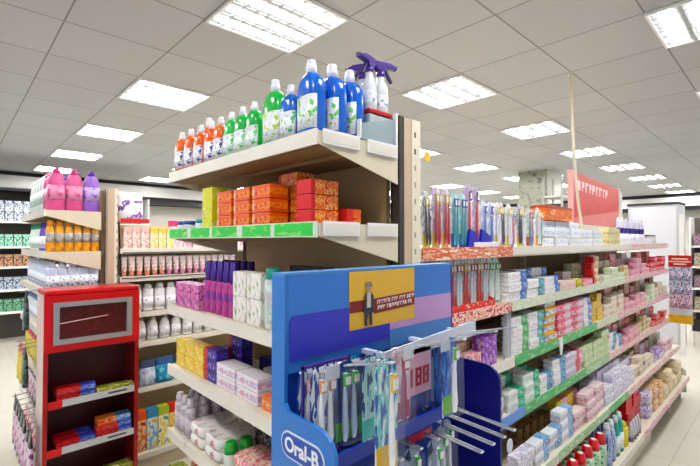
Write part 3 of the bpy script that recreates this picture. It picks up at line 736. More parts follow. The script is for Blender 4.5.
rowx('oyb', 'yellow blue and white carton', R3, 2.25, 1, .2, .90, z, lv=5, lh=.0432)
rowx('pkw', 'pink and white carton', R3, 2.44, 2, .205, .90, z, levs=[4, 4], lh=.0432)
rowx('lbl', 'white and pale blue carton', R3, 2.83, 1, .2, .90, z, lv=4, lh=.0432)
rowx('yel', 'golden yellow carton', R3, 2.98, 2, .11, .91, z, levs=[3, 4], lh=.0432)
rowx('lcr', 'beige carton', R3, 3.22, 3, .16, .90, z, levs=[2, 3, 3], lh=.0432)
rowx('pnk', 'pink carton', R3, 3.71, 4, .16, .90, z, levs=[2, 1, 2, 2], lh=.0432)
rowx('cg', 'pale green carton', R3, 4.36, 2, .17, .90, z, levs=[1, 3], lh=.0432)
rowx('lcr', 'beige carton near the far end', R3, 4.69, 3, .16, .90, z, levs=[2, 3, 2], lh=.0432)
rear(1.95, 18, .172, .975, z, [2, 3, 2, 3, 4, 3, 3, 4, 3, 4, 3, 3, 4, 3, 4, 4, 3, 4], RM)
# ------------------------------------------------------------------ fourth shelf
R4 = 'right shelving fourth shelf'; z = .7415
tp('wgr', .16, [(.62, prt('e9ece6', 'c8dccc', 'd0c8d8', (24, 24, 44))), (.38, prt('2fb08a', '8ad8bc', '1f8a6a', (30, 30, 40)))])
tp('tealb', .16, [(.55, PW), (.45, prt('6ab0d0', '2f5aa8', 'c0e0ee', (30, 30, 40)))])
tp('lilb', .16, [(1, prt('dcd8e6', 'b8b0d0', 'e8c8d0', (24, 24, 44)))])
tp('rosb', .12, [(.5, mat('d86a7a')), (.5, prt('e8c0c8', 'd8889a', 'f2e2e4', (24, 24, 44)))])
tp('grc', .15, [(1, prt('b8d0a0', 'e2e4c0', '7aa86a', (24, 24, 40)))])
rowx('lilb', 'lilac white carton', R4, 1.66, 1, .17, .90, z, lv=2, lh=.0432)
rowx('vbox', 'violet carton at the blue rail', R4, 1.77, 1, .1, .97, z, lv=1)
rowx('wgr', 'white carton with emerald end', R4, 1.86, 2, .17, .90, z, levs=[2, 3], lh=.0432)
rowx('wgr', 'white carton with emerald end in the rear row', R4, 1.88, 2, .18, .97, z, levs=[3, 3], lh=.0432)
rowx('tealb', 'white carton with sky blue end', R4, 2.20, 2, .17, .90, z, levs=[2, 3], lh=.0432)
rowx('lilb', 'lilac white carton right of the sky blue ends', R4, 2.53, 1, .17, .90, z, lv=3, lh=.0432)
rowx('rosb', 'rose red carton', R4, 2.68, 1, .17, .90, z, lv=3, lh=.0432)
rowx('grc', 'moss green and cream carton', R4, 2.83, 3, .16, .90, z, levs=[3, 3, 4], lh=.0432)
rowx('tealb', 'sky blue ended carton beyond the moss green ones', R4, 3.31, 2, .17, .90, z, levs=[3, 2], lh=.0432)
rowx('pnk', 'pink carton', R4, 3.64, 3, .16, .90, z, levs=[1, 2, 2], lh=.0432)
rowx('crm', 'tan carton', R4, 4.11, 3, .15, .91, z, levs=[2, 3, 2], lh=.0432)
rowx('redp', 'red and white carton', R4, 4.56, 4, .15, .90, z, levs=[1, 2, 1, 2], lh=.0432)
rear(2.3, 16, .172, .975, z, [2, 3, 2, 3, 2, 3, 3, 4, 3, 4, 3, 3, 4, 3, 4, 3], RM)
# ------------------------------------------------------------------ fifth shelf
R5 = 'right shelving fifth shelf'; z = .4935
tp('bw5', .15, [(.6, prt('eceff4', 'd0c0c8', 'b8d0ea', (24, 24, 44))), (.4, prt('8ab4dc', '5a8ac8', 'dbe8f4', (30, 30, 40)))], .05)
tp('yp5', .16, [(.55, prt('e8cc3a', 'f0e08a', 'd8b02a', (24, 24, 40))), (.45, prt('e0a0b0', 'f2dce0', 'c86a80', (24, 24, 44)))], .05)
tp('pp5', .15, [(1, prt('ead4d8', 'd090a0', 'f4eaea', (24, 24, 44)))], .05)
tp('lw5', .16, [(1, prt('efeef4', 'd4d0e4', 'c8b8cc', (20, 20, 30)))], .05)
tp('br5', .06, [(1, prt('5a3f28', '8a6a40', '3a2a1c', (30, 30, 20)))], .12)
rowx('lw5', 'white lilac carton', R5, 1.80, 1, .17, .83, z, lv=2, lh=.0512)
rowx('br5', 'brown upright carton in the rear row', R5, 1.95, 5, .075, .92, z)
rowx('bw5', 'white and light blue carton', R5, 1.96, 3, .16, .83, z, levs=[2, 2, 3], lh=.0512)
rowx('pp5', 'pale pink carton', R5, 2.45, 1, .16, .83, z, lv=2, lh=.0512)
rowx('yp5', 'yellow and pink carton', R5, 2.40, 2, .17, .90, z, lv=3, lh=.0512)
rowx('pp5', 'pale pink carton right of the yellow', R5, 2.64, 2, .16, .83, z, levs=[3, 3], lh=.0512)
rowx('lw5', 'white lilac carton in mid run', R5, 2.98, 4, .165, .83, z, levs=[2, 3, 3, 2], lh=.0512)
rear(2.9, 6, .165, .90, z, [3, 4, 4, 4, 3, 3], [prt('efeef4', 'd4d0e4', 'c8b8cc', (20, 20, 30))], w=.155)
rear(3.95, 7, .16, .93, z, [3, 4, 3, 3, 4, 3, 3], RM)
rowx('lcr', 'beige carton', R5, 3.66, 4, .16, .84, z, levs=[2, 3, 2, 2], lh=.0432)
kind('vio5', 'toothpaste_carton', 'carton', carton(.14, .05, .043, [(1, prt('b89ad0', 'e8dcee', '7a5aa8', (24, 24, 40)))]))
rowx('vio5', 'violet carton', R5, 4.30, 3, .15, .84, z, levs=[1, 2, 1], lh=.0435)
rowx('pp5', 'pale pink carton near the far end', R5, 4.75, 2, .16, .84, z, lv=2, lh=.0512)
# ------------------------------------------------------------------ bottom deck
R6 = 'right shelving bottom deck'; z = .2115
rcap_b = (std_bottle(.215, .034, .03, prt('9ac8a0', 'd8e8d4', '5aa880', (30, 30, 20)), mat('cf1f2c', .3), None, .8, .25))
def rcap(nm):
    t = rcap_b(nm)
    B().loft([(.2151, .014, .014, WHITE), (.2165, .013, .013, WHITE)], 12).obj('cap_seal', t)
    return t
kind('rcap', 'mouthwash_bottle', 'bottle', rcap)
for d in range(3):
    for i in range(7): put('rcap', 2.02 + i * .105, .765 + d * .085, z, 0, 'red capped mouthwash bottle, %s' % ('front rank', 'middle rank', 'rear rank')[d], R6, s=i)
kind('tealbt', 'mouthwash_bottle', 'bottle', std_bottle(.235, .03, .026, mat('2a9a8c', .25), mat('c8d4d8', .3), splash('6ad0b8'), .5, .16))
kind('blubt', 'mouthwash_bottle', 'bottle', std_bottle(.235, .03, .026, prt('7a8ac0', 'b8c4e0', '4a5a98', (30, 30, 12)), mat('d8dce0', .3), None, .5, .16))
rowx('blubt', 'slim blue grey bottle', R6, 2.77, 2, .075, .765, z)
rowx('tealbt', 'slim teal bottle', R6, 2.93, 2, .08, .765, z)
rowx('blubt', 'slim blue grey bottle in the rear rank', R6, 2.80, 4, .08, .85, z)
kind('ylb', 'lotion_bottle', 'bottle', std_bottle(.15, .036, .028, mat('e8d82a', .3), mat('d8c81a', .3), None, .6, .2))
put('ylb', 3.10, .765, z, 0, 'short yellow bottle left of the red stack', R6)
kind('gry', 'cream_tube', 'tube', upright_tube(.12, .022, mat('c4c0c8'), mat('6e6870')))
rowx('gry', 'grey tube before the red cartons', R6, 3.20, 4, .06, .745, z)
tp('rst', .17, [(.45, mat('cf1420', .35)), (.55, prt('d82430', 'a81018', 'e8606a', (24, 24, 50), cut=(.5, .7)))], .046)
rowx('rst', 'bright red carton', R6, 3.36, 1, .18, .81, z, lv=5, lh=.0472)
rowx('rst', 'bright red carton in the column beyond', R6, 3.54, 1, .18, .81, z, lv=5, lh=.0472)
kind('pur6', 'soft_pack', 'pack', flatpack(.15, .12, .09, prt('b8a8cc', 'e0d8e8', '6a5a8a', (22, 22, 22))))
rowx('pur6', 'grey violet soft pack', R6, 3.74, 1, .18, .80, z, lv=2, lh=.091)
kind('brn6', 'soft_pack', 'pack', flatpack(.16, .12, .085, prt('d8944a', 'e8d0a8', '9a4a28', (22, 22, 22))))
rowx('brn6', 'orange brown soft pack', R6, 3.92, 2, .18, .80, z, lv=2, lh=.086)
kind('crm6', 'soft_pack', 'pack', flatpack(.17, .12, .09, prt('e6d8b8', 'd0b890', 'f2e8d4', (22, 22, 22))))
rowx('crm6', 'cream soft pack', R6, 4.30, 4, .19, .80, z, levs=[1, 2, 1, 2], lh=.091)

ro = REAR.obj('carton_rows'); ro['kind'] = 'stuff'; tag(ro, 'mixed tan, pink and grey cartons stacked in the rear rows of the right shelving', 'cartons')
# hanging board with packs at the far end
hb = tag(empty('hanging_display', (5.17, .72, .70)), 'narrow hanging board of packs with red header at the far right end', 'display')
def HB(b, nm, p=None): return b.xf(Matrix.Translation((-5.17, -.72, -.70))).obj(nm, p or hb)
HB(B().box(5.172, 5.178, .685, .865, .70, 1.36, mat('dfe6ee')), 'backing_board')
hd = HB(B().box(5.160, 5.171, .685, .865, 1.25, 1.36, mat('d01c1c', .35)), 'header')
b = B()
for k, (zz, w) in enumerate(((1.325, .13), (1.30, .17), (1.275, .10))): b.box(5.158, 5.1598, .775 - w / 2, .775 + w / 2, zz - .006, zz + .006, prt('f4e0d0', 'd01c1c', 'f4e0d0', (60, 60, 60), cut=(.6, .64)))
HB(b, 'header_print', hd)
HB(B().box(5.150, 5.171, .68, .87, .70, .78, prt('e8b81c', 'f2d050', 'c8601c', (30, 30, 30), cut=(.56, .68))), 'yellow_tray')
bl = prt('4a78c0', 'e0e4f0', 'd03a4a', (30, 30, 22)); rl = prt('c85a78', 'e8dce8', '6a3a8a', (30, 30, 22))
for nm, m in (('hp_b', bl), ('hp_r', rl)):
    kind(nm, 'toy_pack', 'pack', (lambda m: lambda n: (lambda t: (B().box(-.027, .027, 0, .002, 0, .125, m).obj('backing_card', t), B().loft([(.01, .022, .01, m), (.08, .022, .01, m), (.085, .016, .004, m)], 10, 4, oy=-.0105).obj('bubble', t), t)[-1])(empty(n)))(m))
for r_, (zz, nm, d) in enumerate(((1.115, 'hp_b', 'blue and white blister pack, upper row'), (.98, 'hp_b', 'blue and white blister pack, lower row'), (.845, 'hp_r', 'pink and violet blister pack'))):
    for i in range(3): put(nm, 5.167, .833 - i * .058, zz, W, d, 'on the hanging board', s=i)

# ------------------------------------------------------------------ sign board, pole, things beyond
sg = tag(empty('sign_board', (3.75, 1.27, 1.475)), 'big faded red sign board on posts above the right shelving', 'sign')
ang = math.atan2(.10, 1.72)
def SG(b, nm, p=None): return b.xf(Matrix.Rotation(ang, 4, 'Z')).obj(nm, p or sg)
RS = mat('c9524e', .45)
pn = SG(B().box(.02, 1.75, 0, .02, .175, .61, RS), 'panel')
SG(B().prism([(.02, .176), (1.75, .176), (1.75, .36), (.02, .22)], 'y', -.0025, -.0005, mat('d88884', .45)), 'lower_band', pn)
x = .14
for w in (.12, .09, .11, .07, .11, .10, .12, .08, .10):
    h = .06; k = random.choice((.0, .55, 1.0))
    SG(B().prism([(x, .465), (x + w * .28, .465), (x + w * .28, .465 + h * k), (x + w * .8, .465 + h * k), (x + w * .8, .465 + h * 1.4), (x, .465 + h * 1.4)], 'y', -.0025, -.0005, mat('f0d4d2')), 'white_letter', pn); x += w * 1.05 + .02
for x in (.0, 1.76): SG(B().box(x - .018, x + .018, -.008, .028, 0, .62, mat('d9cfca' if x else 'd8a0a0', .4)), 'post')
for x in (1.83, 1.90): SG(B().box(x - .012, x + .012, -.008, .02, 0, .58, mat('c8c6c0', .4)), 'rear_post')
pole = B().tube([(3.47, 1.18, ZC - .002), (3.50, 1.18, 2.45), (3.545, 1.18, 2.1), (3.62, 1.18, 1.8), (3.75, 1.18, 1.477)], .011, mat('cfc6b4', .4), 10).obj('hanging_pole')
tag(pole, 'thin cream pole reaching from the ceiling to the right shelving', 'pole')
wb = tag(empty('white_cabinet', (7.5, 1.13, 0)), 'tall plain white cabinet beyond the far end of the right shelving', 'cabinet')
B().box(.02, .5, .0, .62, 0, 2.03, mat('cdced2', .4)).obj('body', wb)
B().box(0, .0195, .03, .59, .06, 2.0, mat('d2d3d8', .35)).obj('door', wb)
B().box(-.004, .5, -.01, .63, 2.032, 2.06, BLACK).obj('top_trim', wb)
rk = tag(empty('tall_rack', (7.55, 2.72, 0)), 'grey open rack with dark box between the white column and red sign', 'rack')
for x, y in ((0, 0), (.4, 0), (0, .3), (.4, .3)): B().box(x - .015, x + .015, y - .015, y + .015, 0, 2.62, mat('a9aaa6', .4)).obj('upright', rk)
for zz in (.3, .9, 1.5, 1.95, 2.25): B().box(-.014, .414, -.014, .314, zz, zz + .03, mat('c4c5c0', .4)).obj('shelf_board', rk)
kind('dkbox', 'storage_box', 'box', carton(.3, .24, .17, [(1, prt('1d2024', '33363c', '101214', (8, 8, 8)))]))
put('dkbox', 7.75, 2.87, 1.981, W, 'dark box on the grey rack by the column', 'beyond the right shelving')
pst = B().box(6.98, 7.02, 1.0, 1.05, 0, 1.86, mat('eceae6', .4)).obj('door_post'); tag(pst, 'slim white post left of the far right shelves', 'post')
fr = tag(empty('wall_shelving', (9.0, -.2, 0)), 'dark stocked white shelving at the far right edge', 'shelving')
def FR(b, nm): return b.xf(Matrix.Translation((-9, .2, 0))).obj(nm, fr)
FR(B().box(9.42, 9.45, -.2, 1.22, 0, 1.9, mat('6a625a')), 'back_panel')
for yy in (-.2, 1.2): FR(B().box(9.0, 9.415, yy, yy + .02, 0, 1.9, WHITE), 'side_panel')
for zz in (.35, .72, 1.08, 1.42): FR(B().box(9.0, 9.415, -.179, 1.199, zz - .03, zz, WHITE), 'shelf_board')
FR(B().box(9.02, 9.06, -.179, 1.199, 0, .2, BLACK), 'plinth')
kind('fp1', 'dark_pack', 'pack', carton(.16, .16, .2, [(1, prt('4a3a52', 'b89aa8', '2a2a34', (20, 20, 20)))]))
kind('fp2', 'dark_pack', 'pack', carton(.16, .16, .22, [(1, prt('6a5a4a', 'd8c8b0', '33302c', (20, 20, 20)))]))
for zz, nm, sh in ((1.4205, 'fp1', 'upper'), (1.0805, 'fp2', 'second'), (.7205, 'fp1', 'third'), (.3505, 'fp2', 'lowest')):
    rowy(nm, ('violet grey' if nm == 'fp1' else 'brown grey') + ' pack', '%s far right shelf' % sh, 1.09, 4, .19, 9.12, zz)

# ------------------------------------------------------------------ left end bay
zt = SZ2[0] - .0025
PINKB = mat('d9689c', .3); LILB = mat('9a6fc4', .3)
def shampoo(body, capm, lab, h=.25, rx=.045, ry=.03):
    return bottle([(0, rx * .9, ry * .9), (.006, rx, ry), (h * .3, rx * .96, ry), (h * .6, rx * .99, ry), (h * .78, rx * .86, ry * .9), (h * .86, rx * .62, ry * .75), (h * .88, rx * .5, ry * .65)],
                  (h * .8805, h, rx * .48, rx * .36), 2.3, 20, (h * .25, h * .6, rx * 1.012, ry * 1.02, lab), capm, body)
kind('pink', 'shampoo_bottle', 'bottle', shampoo(PINKB, mat('c04a84', .3), prt('e6a0bc', 'd9689c', '5a3a5a', (18, 18, 18), cut=(.56, .68))))
kind('lilac', 'shampoo_bottle', 'bottle', shampoo(LILB, mat('6a3fa0', .3), prt('c8b4e0', '9a6fc4', '5a2f8a', (18, 18, 18), cut=(.56, .68))))
kind('clr', 'shampoo_bottle', 'bottle', shampoo(mat('cfd6d4', .2), mat('e4e8e8', .3), prt('dfe6e4', 'b8c4c8', 'a8d0b0', (18, 18, 18))))
LT = 'left end bay top shelf'
put('pink', .452, 3.0, zt, 0, 'pink shampoo bottle at the front corner', LT)
put('pink', .542, 3.0, zt, 0, 'pink shampoo bottle left of the lilac one', LT)
put('lilac', .632, 3.0, zt, 0, 'lilac shampoo bottle nearest the post', LT)
rowy('pink', 'pink shampoo bottle in the row facing left', LT, 3.28, 2, .11, .455, zt)
rowy('lilac', 'lilac shampoo bottle in the back row', LT, 3.32, 2, .1, .56, zt)
rowy('clr', 'clear shampoo bottle', LT, 3.86, 5, .11, .455, zt)
LT2 = 'left end bay second shelf'; z = SZ2[1] - .0025
YT = prt('eaa41e', 'f0b83a', 'd88a14', (20, 20, 10))
kind('ytb', 'lotion_bottle', 'bottle', bottle([(0, .02, .017), (.004, .022, .019), (.12, .022, .019), (.145, .018, .016), (.15, .016, .014)], (.1505, .185, .016, .015), 2.2, 14, (.055, .11, .0228, .0196, prt('c8c4c0', '9a968e', 'e6e2da', (20, 20, 20))), mat('e89a1a', .3), YT))
rowx('ytb', 'yellow orange bottle with grey label', LT2, .423, 6, .046, 2.99, z)
kind('tbl', 'lotion_bottle', 'bottle', std_bottle(.18, .03, .022, mat('7a5ac0', .3), mat('5a3aa0', .3), splash('c0a8e0'), .5, .18))
kind('tbg', 'lotion_bottle', 'bottle', std_bottle(.18, .03, .022, mat('d4e4dc', .3), mat('2aa87a', .3), splash('8ad0b0'), .5, .2))
rowy('tbl', 'violet lotion bottle', LT2, 3.36, 4, .085, .44, z)
rowy('tbg', 'white and green lotion bottle', LT2, 3.80, 5, .085, .44, z)
LT3 = 'left end bay third shelf'; z = SZ2[2] - .0025
kind('bwb', 'lotion_bottle', 'bottle', std_bottle(.165, .032, .024, prt('c9d4ec', 'e8ecf6', '8aa0cc', (10, 10, 4)), mat('dfe6f2', .3), splash('5a7ac0'), .6, .18))
rowx('bwb', 'pale blue lotion bottle', LT3 + ', right face', .435, 5, .052, 2.995, z)
rowy('bwb', 'pale blue lotion bottle', LT3 + ', left face', 3.86, 11, .072, .44, z)
LT4 = 'left end bay fourth shelf'; z = SZ2[3] - .0025
kind('bwc', 'lotion_bottle', 'bottle', std_bottle(.17, .032, .024, mat('e4e8ee', .3), mat('8ab0d8', .3), splash('7a9ad0'), .6, .2))
rowy('bwc', 'white and blue lotion bottle', LT4, 3.86, 10, .08, .44, z)
LT5 = 'left end bay fifth shelf'; z = SZ2[4] - .0025
kind('ylp', 'sachet_pack', 'pack', pouch(.10, .19, .045, prt('e0cc1a', 'f0e25a', 'c8a014', (16, 16, 10), cut=(.56, .68)), prt('d8485a', 'e8a0a0', 'c8384a')))
rowy('ylp', 'yellow pouch with pink top', LT5, 3.84, 5, .115, .425, z)
kind('dkp', 'sachet_pack', 'pack', pouch(.08, .17, .05, prt('5a6a8a', '2a2f3a', '8a94a8', (16, 16, 10)), mat('2a2f3a')))
rowy('dkp', 'slate pouch beside the yellow ones', LT5, 3.27, 3, .1, .425, z)
LT6 = 'left end bay low shelf'; z = SZ2[5] - .0025
kind('blp', 'hosiery_pack', 'pack', pouch(.105, .225, .05, prt('c88ab0', 'e8d8e0', '8a6a98', (10, 10, 8)), prt('17171b', '2a2228', 'd8d0d8', (24, 24, 20), cut=(.5, .62))))
rowy('blp', 'pink pack with black looped top', LT6, 3.84, 7, .115, .428, z)
LT7 = 'left end bay base'; z = SZ2[6] - .0025
kind('rwp', 'hosiery_pack', 'pack', pouch(.105, .2, .05, prt('d8485a', 'f0d8dc', '8a2a4a', (10, 10, 8)), prt('f0e8ea', 'd87a94', 'c8c0c8', (24, 24, 20))))
rowy('rwp', 'red and white pack', LT7, 3.84, 7, .115, .428, z)
kind('wbk', 'white_carton', 'carton', carton(.1, .08, .18, [(1, prt('e4e2e0', 'b8b8bc', '4a4648', (12, 12, 10), cut=(.56, .66)))]))
rowy('wbk', 'white and grey carton behind the pouches', LT5, 3.84, 7, .115, .53, SZ2[4] - .0025)

HG = 'hooked before the left end bay'
kind('loop', 'hosiery_pack', 'pack', pouch(.085, .30, .03, prt('d88ac0', 'ecd8e6', '8a4a90', (14, 14, 8)), prt('17171b', '2a2228', 'c8c0cc', (40, 40, 12), cut=(.54, .66))))
kind('ypk', 'sachet_pack', 'pack', pouch(.085, .23, .035, prt('e6cc1a', 'f0e25a', 'b8c01a', (20, 20, 12)), prt('d8485a', 'e8b0a0', '3a4a3a', (30, 30, 20))))
kind('gpk', 'sachet_pack', 'pack', pouch(.07, .23, .03, prt('3a4a4a', '6a7a7a', '20282a', (20, 20, 12)), mat('2a3432')))
HOOKS = []
def hook(y, zt_):
    if y > 2.95: E2(B().tube([(.388, y, zt_ + .012), (.30, y, zt_ + .004)], .003, WIRE0, 6), 'hook_arm')
    else: HOOKS.append((y, zt_))
WIRE0 = mat('9a9a9c', .3, .6)
for k, y in enumerate((3.42, 3.31, 3.20, 3.09, 2.985, 2.845, 2.745)):
    put('loop', .316, y, .225, W, 'pink pack with black looped top', HG, s=-y); hook(y, .513)
for y in (3.30, 3.18):
    put('ypk', .325, y, .66, W, 'yellow pack with pink top', HG, s=-y); hook(y, .875)
put('gpk', .325, 3.07, .66, W, 'slim dark grey pack beside the yellow ones', HG); hook(3.07, .875)
put('gpk', .33, 3.12, .98, W, 'dark pack above the yellow ones', HG); hook(3.12, 1.195)
# ------------------------------------------------------------------ left aisle shelves
L0 = 'small upper tray of left aisle'
kind('wpouch', 'diaper_pouch', 'pouch', pouch(.16, .19, .07, prt('eeeaf2', '7a4aa8', 'c8b8dc', (9, 9, 9), cut=(.52, .62)), mat('e8e4ee')))
put('wpouch', .868, 3.05, 1.6355, 0, 'white pouch with purple swirl', 'on red-edged tray')
L1 = 'left aisle top shelf'; z = LZ[0] + .0005
kind('wfig', 'baby_carton', 'carton', carton(.05, .05, .135, [(1, prt('f2e6e2', 'e8a890', 'f4f0ec', (26, 26, 18), cut=(.54, .64)))], mat('f0c8c8')))
rowx('wfig', 'white carton with coral print', L1, .835, 3, .054, 3.0, z)
kind('wyel', 'baby_carton', 'carton', carton(.05, .05, .135, [(1, prt('f4ecc8', 'ecd86a', 'f8f4e4', (26, 26, 18), cut=(.54, .64)))], mat('f0d860')))
rowx('wyel', 'cream carton with yellow print', L1, 1.0, 3, .054, 3.0, z)
put('wyel', 1.04, 3.08, z + .0, 0, 'cream and yellow carton standing behind', L1)
kind('wpk', 'baby_carton', 'carton', carton(.14, .08, .19, [(1, prt('f2e4ea', 'e6a0b8', 'f8f2f4', (20, 20, 12), cut=(.55, .64)))], mat('e0508a', .4)))
rowx('wpk', 'tall white carton with pink top', L1, 1.20, 4, .15, 3.04, z)
L2 = 'left aisle second shelf'; z = LZ[1] + .0005
for i in range(17):
    k = 'pt_%d' % (i // 6)
    if k not in KIND: kind(k, 'lotion_tube', 'tube', upright_tube(.128, .019, prt(('eeb8a8', 'e8b4c8', 'd0b8e4')[i // 6], 'f6eeee', ('e07a5a', 'd870a0', '8a6ac8')[i // 6], (26, 26, 14), cut=(.44, .6)), mat(('e89a84', 'd88ab0', '9a7ad0')[i // 6])))
    put(k, .82 + i * .048, 3.0, z, 0, ('coral', 'pink', 'violet')[i // 6] + ' and white standing tube', L2)
L3 = 'left aisle third shelf'; z = LZ[2] + .0005
kind('wdeo', 'lotion_bottle', 'bottle', std_bottle(.175, .034, .024, mat('f1f2f6', .25), mat('eceef4', .3), prt('f1f2f6', 'f1f2f6', '2a3f86', (20, 20, 14), cut=(.5, .63)), .7, .16))
rowx('wdeo', 'white lotion bottle with dark dot', L3, .895, 4, .075, 3.0, z)
kind('blucan', 'spray_can', 'spray can', spraycan(prt('2a2f98', '5a62c8', 'c0c8f0', (20, 20, 14), cut=(.58, .68)), mat('1c1f5a'), .19, .026))
rowx('blucan', 'dark blue spray can', L3, 1.185, 3, .06, 3.0, z)
rowx('wdeo', 'white lotion bottle right of the cans', L3, 1.38, 6, .075, 3.0, z)
L4 = 'left aisle fourth shelf'; z = LZ[3] + .0005
kind('wrnd', 'lotion_bottle', 'bottle', std_bottle(.15, .034, .026, mat('efeff1', .25), mat('c8c8ce', .3), prt('efeff1', 'd8d8de', 'b8b8c2', (20, 20, 14)), .5, .12))
rowx('wrnd', 'round shouldered white bottle', L4, .845, 8, .078, 3.0, z)
kind('wlow', 'lotion_carton', 'carton', carton(.075, .06, .085, [(1, prt('efecec', 'd0c4c8', 'f8f6f6', (26, 26, 26)))]))
rowx('wlow', 'low white carton', L4, 1.475, 4, .085, 3.0, z)
L5 = 'left aisle fifth shelf'; z = LZ[4] + .0005
kind('blpk', 'diaper_pouch', 'pouch', pouch(.12, .165, .08, prt('2a9ac0', '8ad0e0', '1f6a98', (14, 14, 12), cut=(.54, .64)), prt('2a5a8a', '1c3a5a', '4a8ab8')))
kind('whpk', 'diaper_pouch', 'pouch', pouch(.10, .16, .07, prt('dfe6f0', 'b8c8e0', '8a9ad0', (14, 14, 12)), prt('3a4a6a', 'c8d0e0', '22304a')))
rowx('whpk', 'white and blue pouch', L5, .86, 2, .11, 3.0, z)
rowx('blpk', 'turquoise pouch', L5, 1.08, 2, .13, 3.0, z)
rowx('whpk', 'white and blue pouch right of the turquoise', L5, 1.34, 4, .11, 3.0, z)
L6 = 'left aisle lowest shelf'; z = LZ[5] + .0005
cols = (('e8c83a', 'f2e08a', 'd8503a'), ('e88a4a', 'f2d8a8', 'd8382c'), ('8ab8d8', 'e0ecf2', 'e8c83a'), ('f0dc6a', 'f6f0c8', '4aa0a8'))
for i in range(8):
    k = 'sch%d' % (i % 4)
    if k not in KIND: kind(k, 'cereal_carton', 'carton', carton(.068, .06, .255, [(1, prt(*cols[i % 4], (16, 16, 10), cut=(.46, .58)))], mat(('d83a2c', 'e8702c', '4aa0c8', 'b8c83a')[i % 4])))
    put(k, .84 + i * .072, 2.96, z, 0, ('yellow and red', 'orange', 'pale blue', 'lemon and teal')[i % 4] + ' tall carton', L6)
kind('grnpk', 'tea_pack', 'pack', flatpack(.26, .16, .07, prt('5a6a2a', '9aa84a', '2f3a1c', (20, 20, 20))))
put('grnpk', 1.0, 2.70, .0005, 0, 'olive green pack lying on the floor before the left shelving', 'beside the red stand')
kind('redpk', 'tea_pack', 'pack', flatpack(.14, .12, .05, prt('a83a2c', 'd8a070', '5a1c18', (20, 20, 20))))
put('redpk', 1.24, 2.72, .0005, 0, 'dull red pack lying on the floor before the left shelving', 'right of the olive pack')
# ------------------------------------------------------------------ red display stand
SX0, SX1, SY0, SY1, ST = .354, .81, 2.66, 2.885, 1.215
st = tag(empty('display_stand', (SX0, SY0, 0)), 'red stand with framed dark window header and open dark shelves, before the left end bay', 'display stand')
def S(b, nm, p=None, bevel=0.): return b.xf(Matrix.Translation((-SX0, -SY0, 0))).obj(nm, p or st, bevel)
RED = mat('c81a1e', .3); DKRED = mat('4a0d10', .4); DKR2 = mat('2a0a0b', .5); LG = mat('c9c9cb', .3)
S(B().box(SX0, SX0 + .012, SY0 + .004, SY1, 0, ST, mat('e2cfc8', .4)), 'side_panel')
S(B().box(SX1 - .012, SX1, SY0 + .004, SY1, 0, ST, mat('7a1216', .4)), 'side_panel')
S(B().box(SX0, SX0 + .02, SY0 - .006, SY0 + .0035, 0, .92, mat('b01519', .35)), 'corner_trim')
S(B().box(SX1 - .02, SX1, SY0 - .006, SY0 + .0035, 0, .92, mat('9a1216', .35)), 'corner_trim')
S(B().box(SX0 + .0125, SX1 - .0125, SY1 - .012, SY1, 0, ST, DKRED), 'back_panel')
S(B().box(SX0, SX1, SY0 - .006, SY1, ST + .0005, ST + .025, RED), 'top_panel', bevel=.006)
h = B()
h.box(SX0, SX1, SY0 - .012, SY0 + .0035, .921, .957, RED); h.box(SX0, SX1, SY0 - .012, SY0 + .0035, 1.178, ST, RED)
h.box(SX0, SX0 + .04, SY0 - .012, SY0 + .0035, .957, 1.178, RED); h.box(SX1 - .04, SX1, SY0 - .012, SY0 + .0035, .957, 1.178, RED)
hd = S(h, 'header')
f = B()
for a in ((SX0 + .04, SX1 - .04, .9575, .982), (SX0 + .04, SX1 - .04, 1.153, 1.1775), (SX0 + .04, SX0 + .066, .982, 1.153), (SX1 - .066, SX1 - .04, .982, 1.153)):
    f.box(a[0], a[1], SY0 - .018, SY0 + .003, a[2], a[3], mat('b4b4b6', .3, .5))
S(f, 'window_frame', hd)
wn = S(B().box(SX0 + .0665, SX1 - .0665, SY0 + .004, SY0 + .012, .9825, 1.1525, prt('4a1114', '5c1418', '7a2a2c', (16, 16, 22), cut=(.5, .7))), 'window_screen', hd)
S(B().tube([(SX0 + .07, SY0 + .002, 1.065), (SX1 - .16, SY0 + .002, 1.085)], .003, mat('d8b8b4')), 'screen_line', hd)
S(B().box(SX0 + .0125, SX1 - .0125, SY0 + .013, SY1 - .0125, .905, .92, DKRED), 'shelf_board')
for zz in (.665, .418, .17):
    sh = S(B().box(SX0 + .0125, SX1 - .0125, SY0 + .012, SY1 - .0125, zz - .034, zz - .022, DKRED), 'shelf_board')
    S(B().box(SX0 + .085, SX1 - .021, SY0 - .004, SY0 + .0, zz - .036, zz, LG).box(SX0 + .3, SX1 - .06, SY0 - .0048, SY0 - .0042, zz - .022, zz - .012, mat('5a4a46')), 'shelf_lip', sh)
    S(B().box(SX0 + .021, SX0 + .0845, SY0 - .006, SY0 + .0, zz - .04, zz + .0, prt('d8222a', 'f0a0a0', 'b8141c', (30, 30, 40), cut=(.56, .7))), 'red_clip', sh)
S(B().box(SX0 + .0125, SX1 - .0125, SY0 + .02, SY0 + .03, 0, .13, DKRED), 'plinth')
for y, zz in HOOKS: S(B().tube([(SX0 - .0005, y, zz + .012), (.30, y, zz + .004)], .003, WIRE0, 6), 'hook_arm')
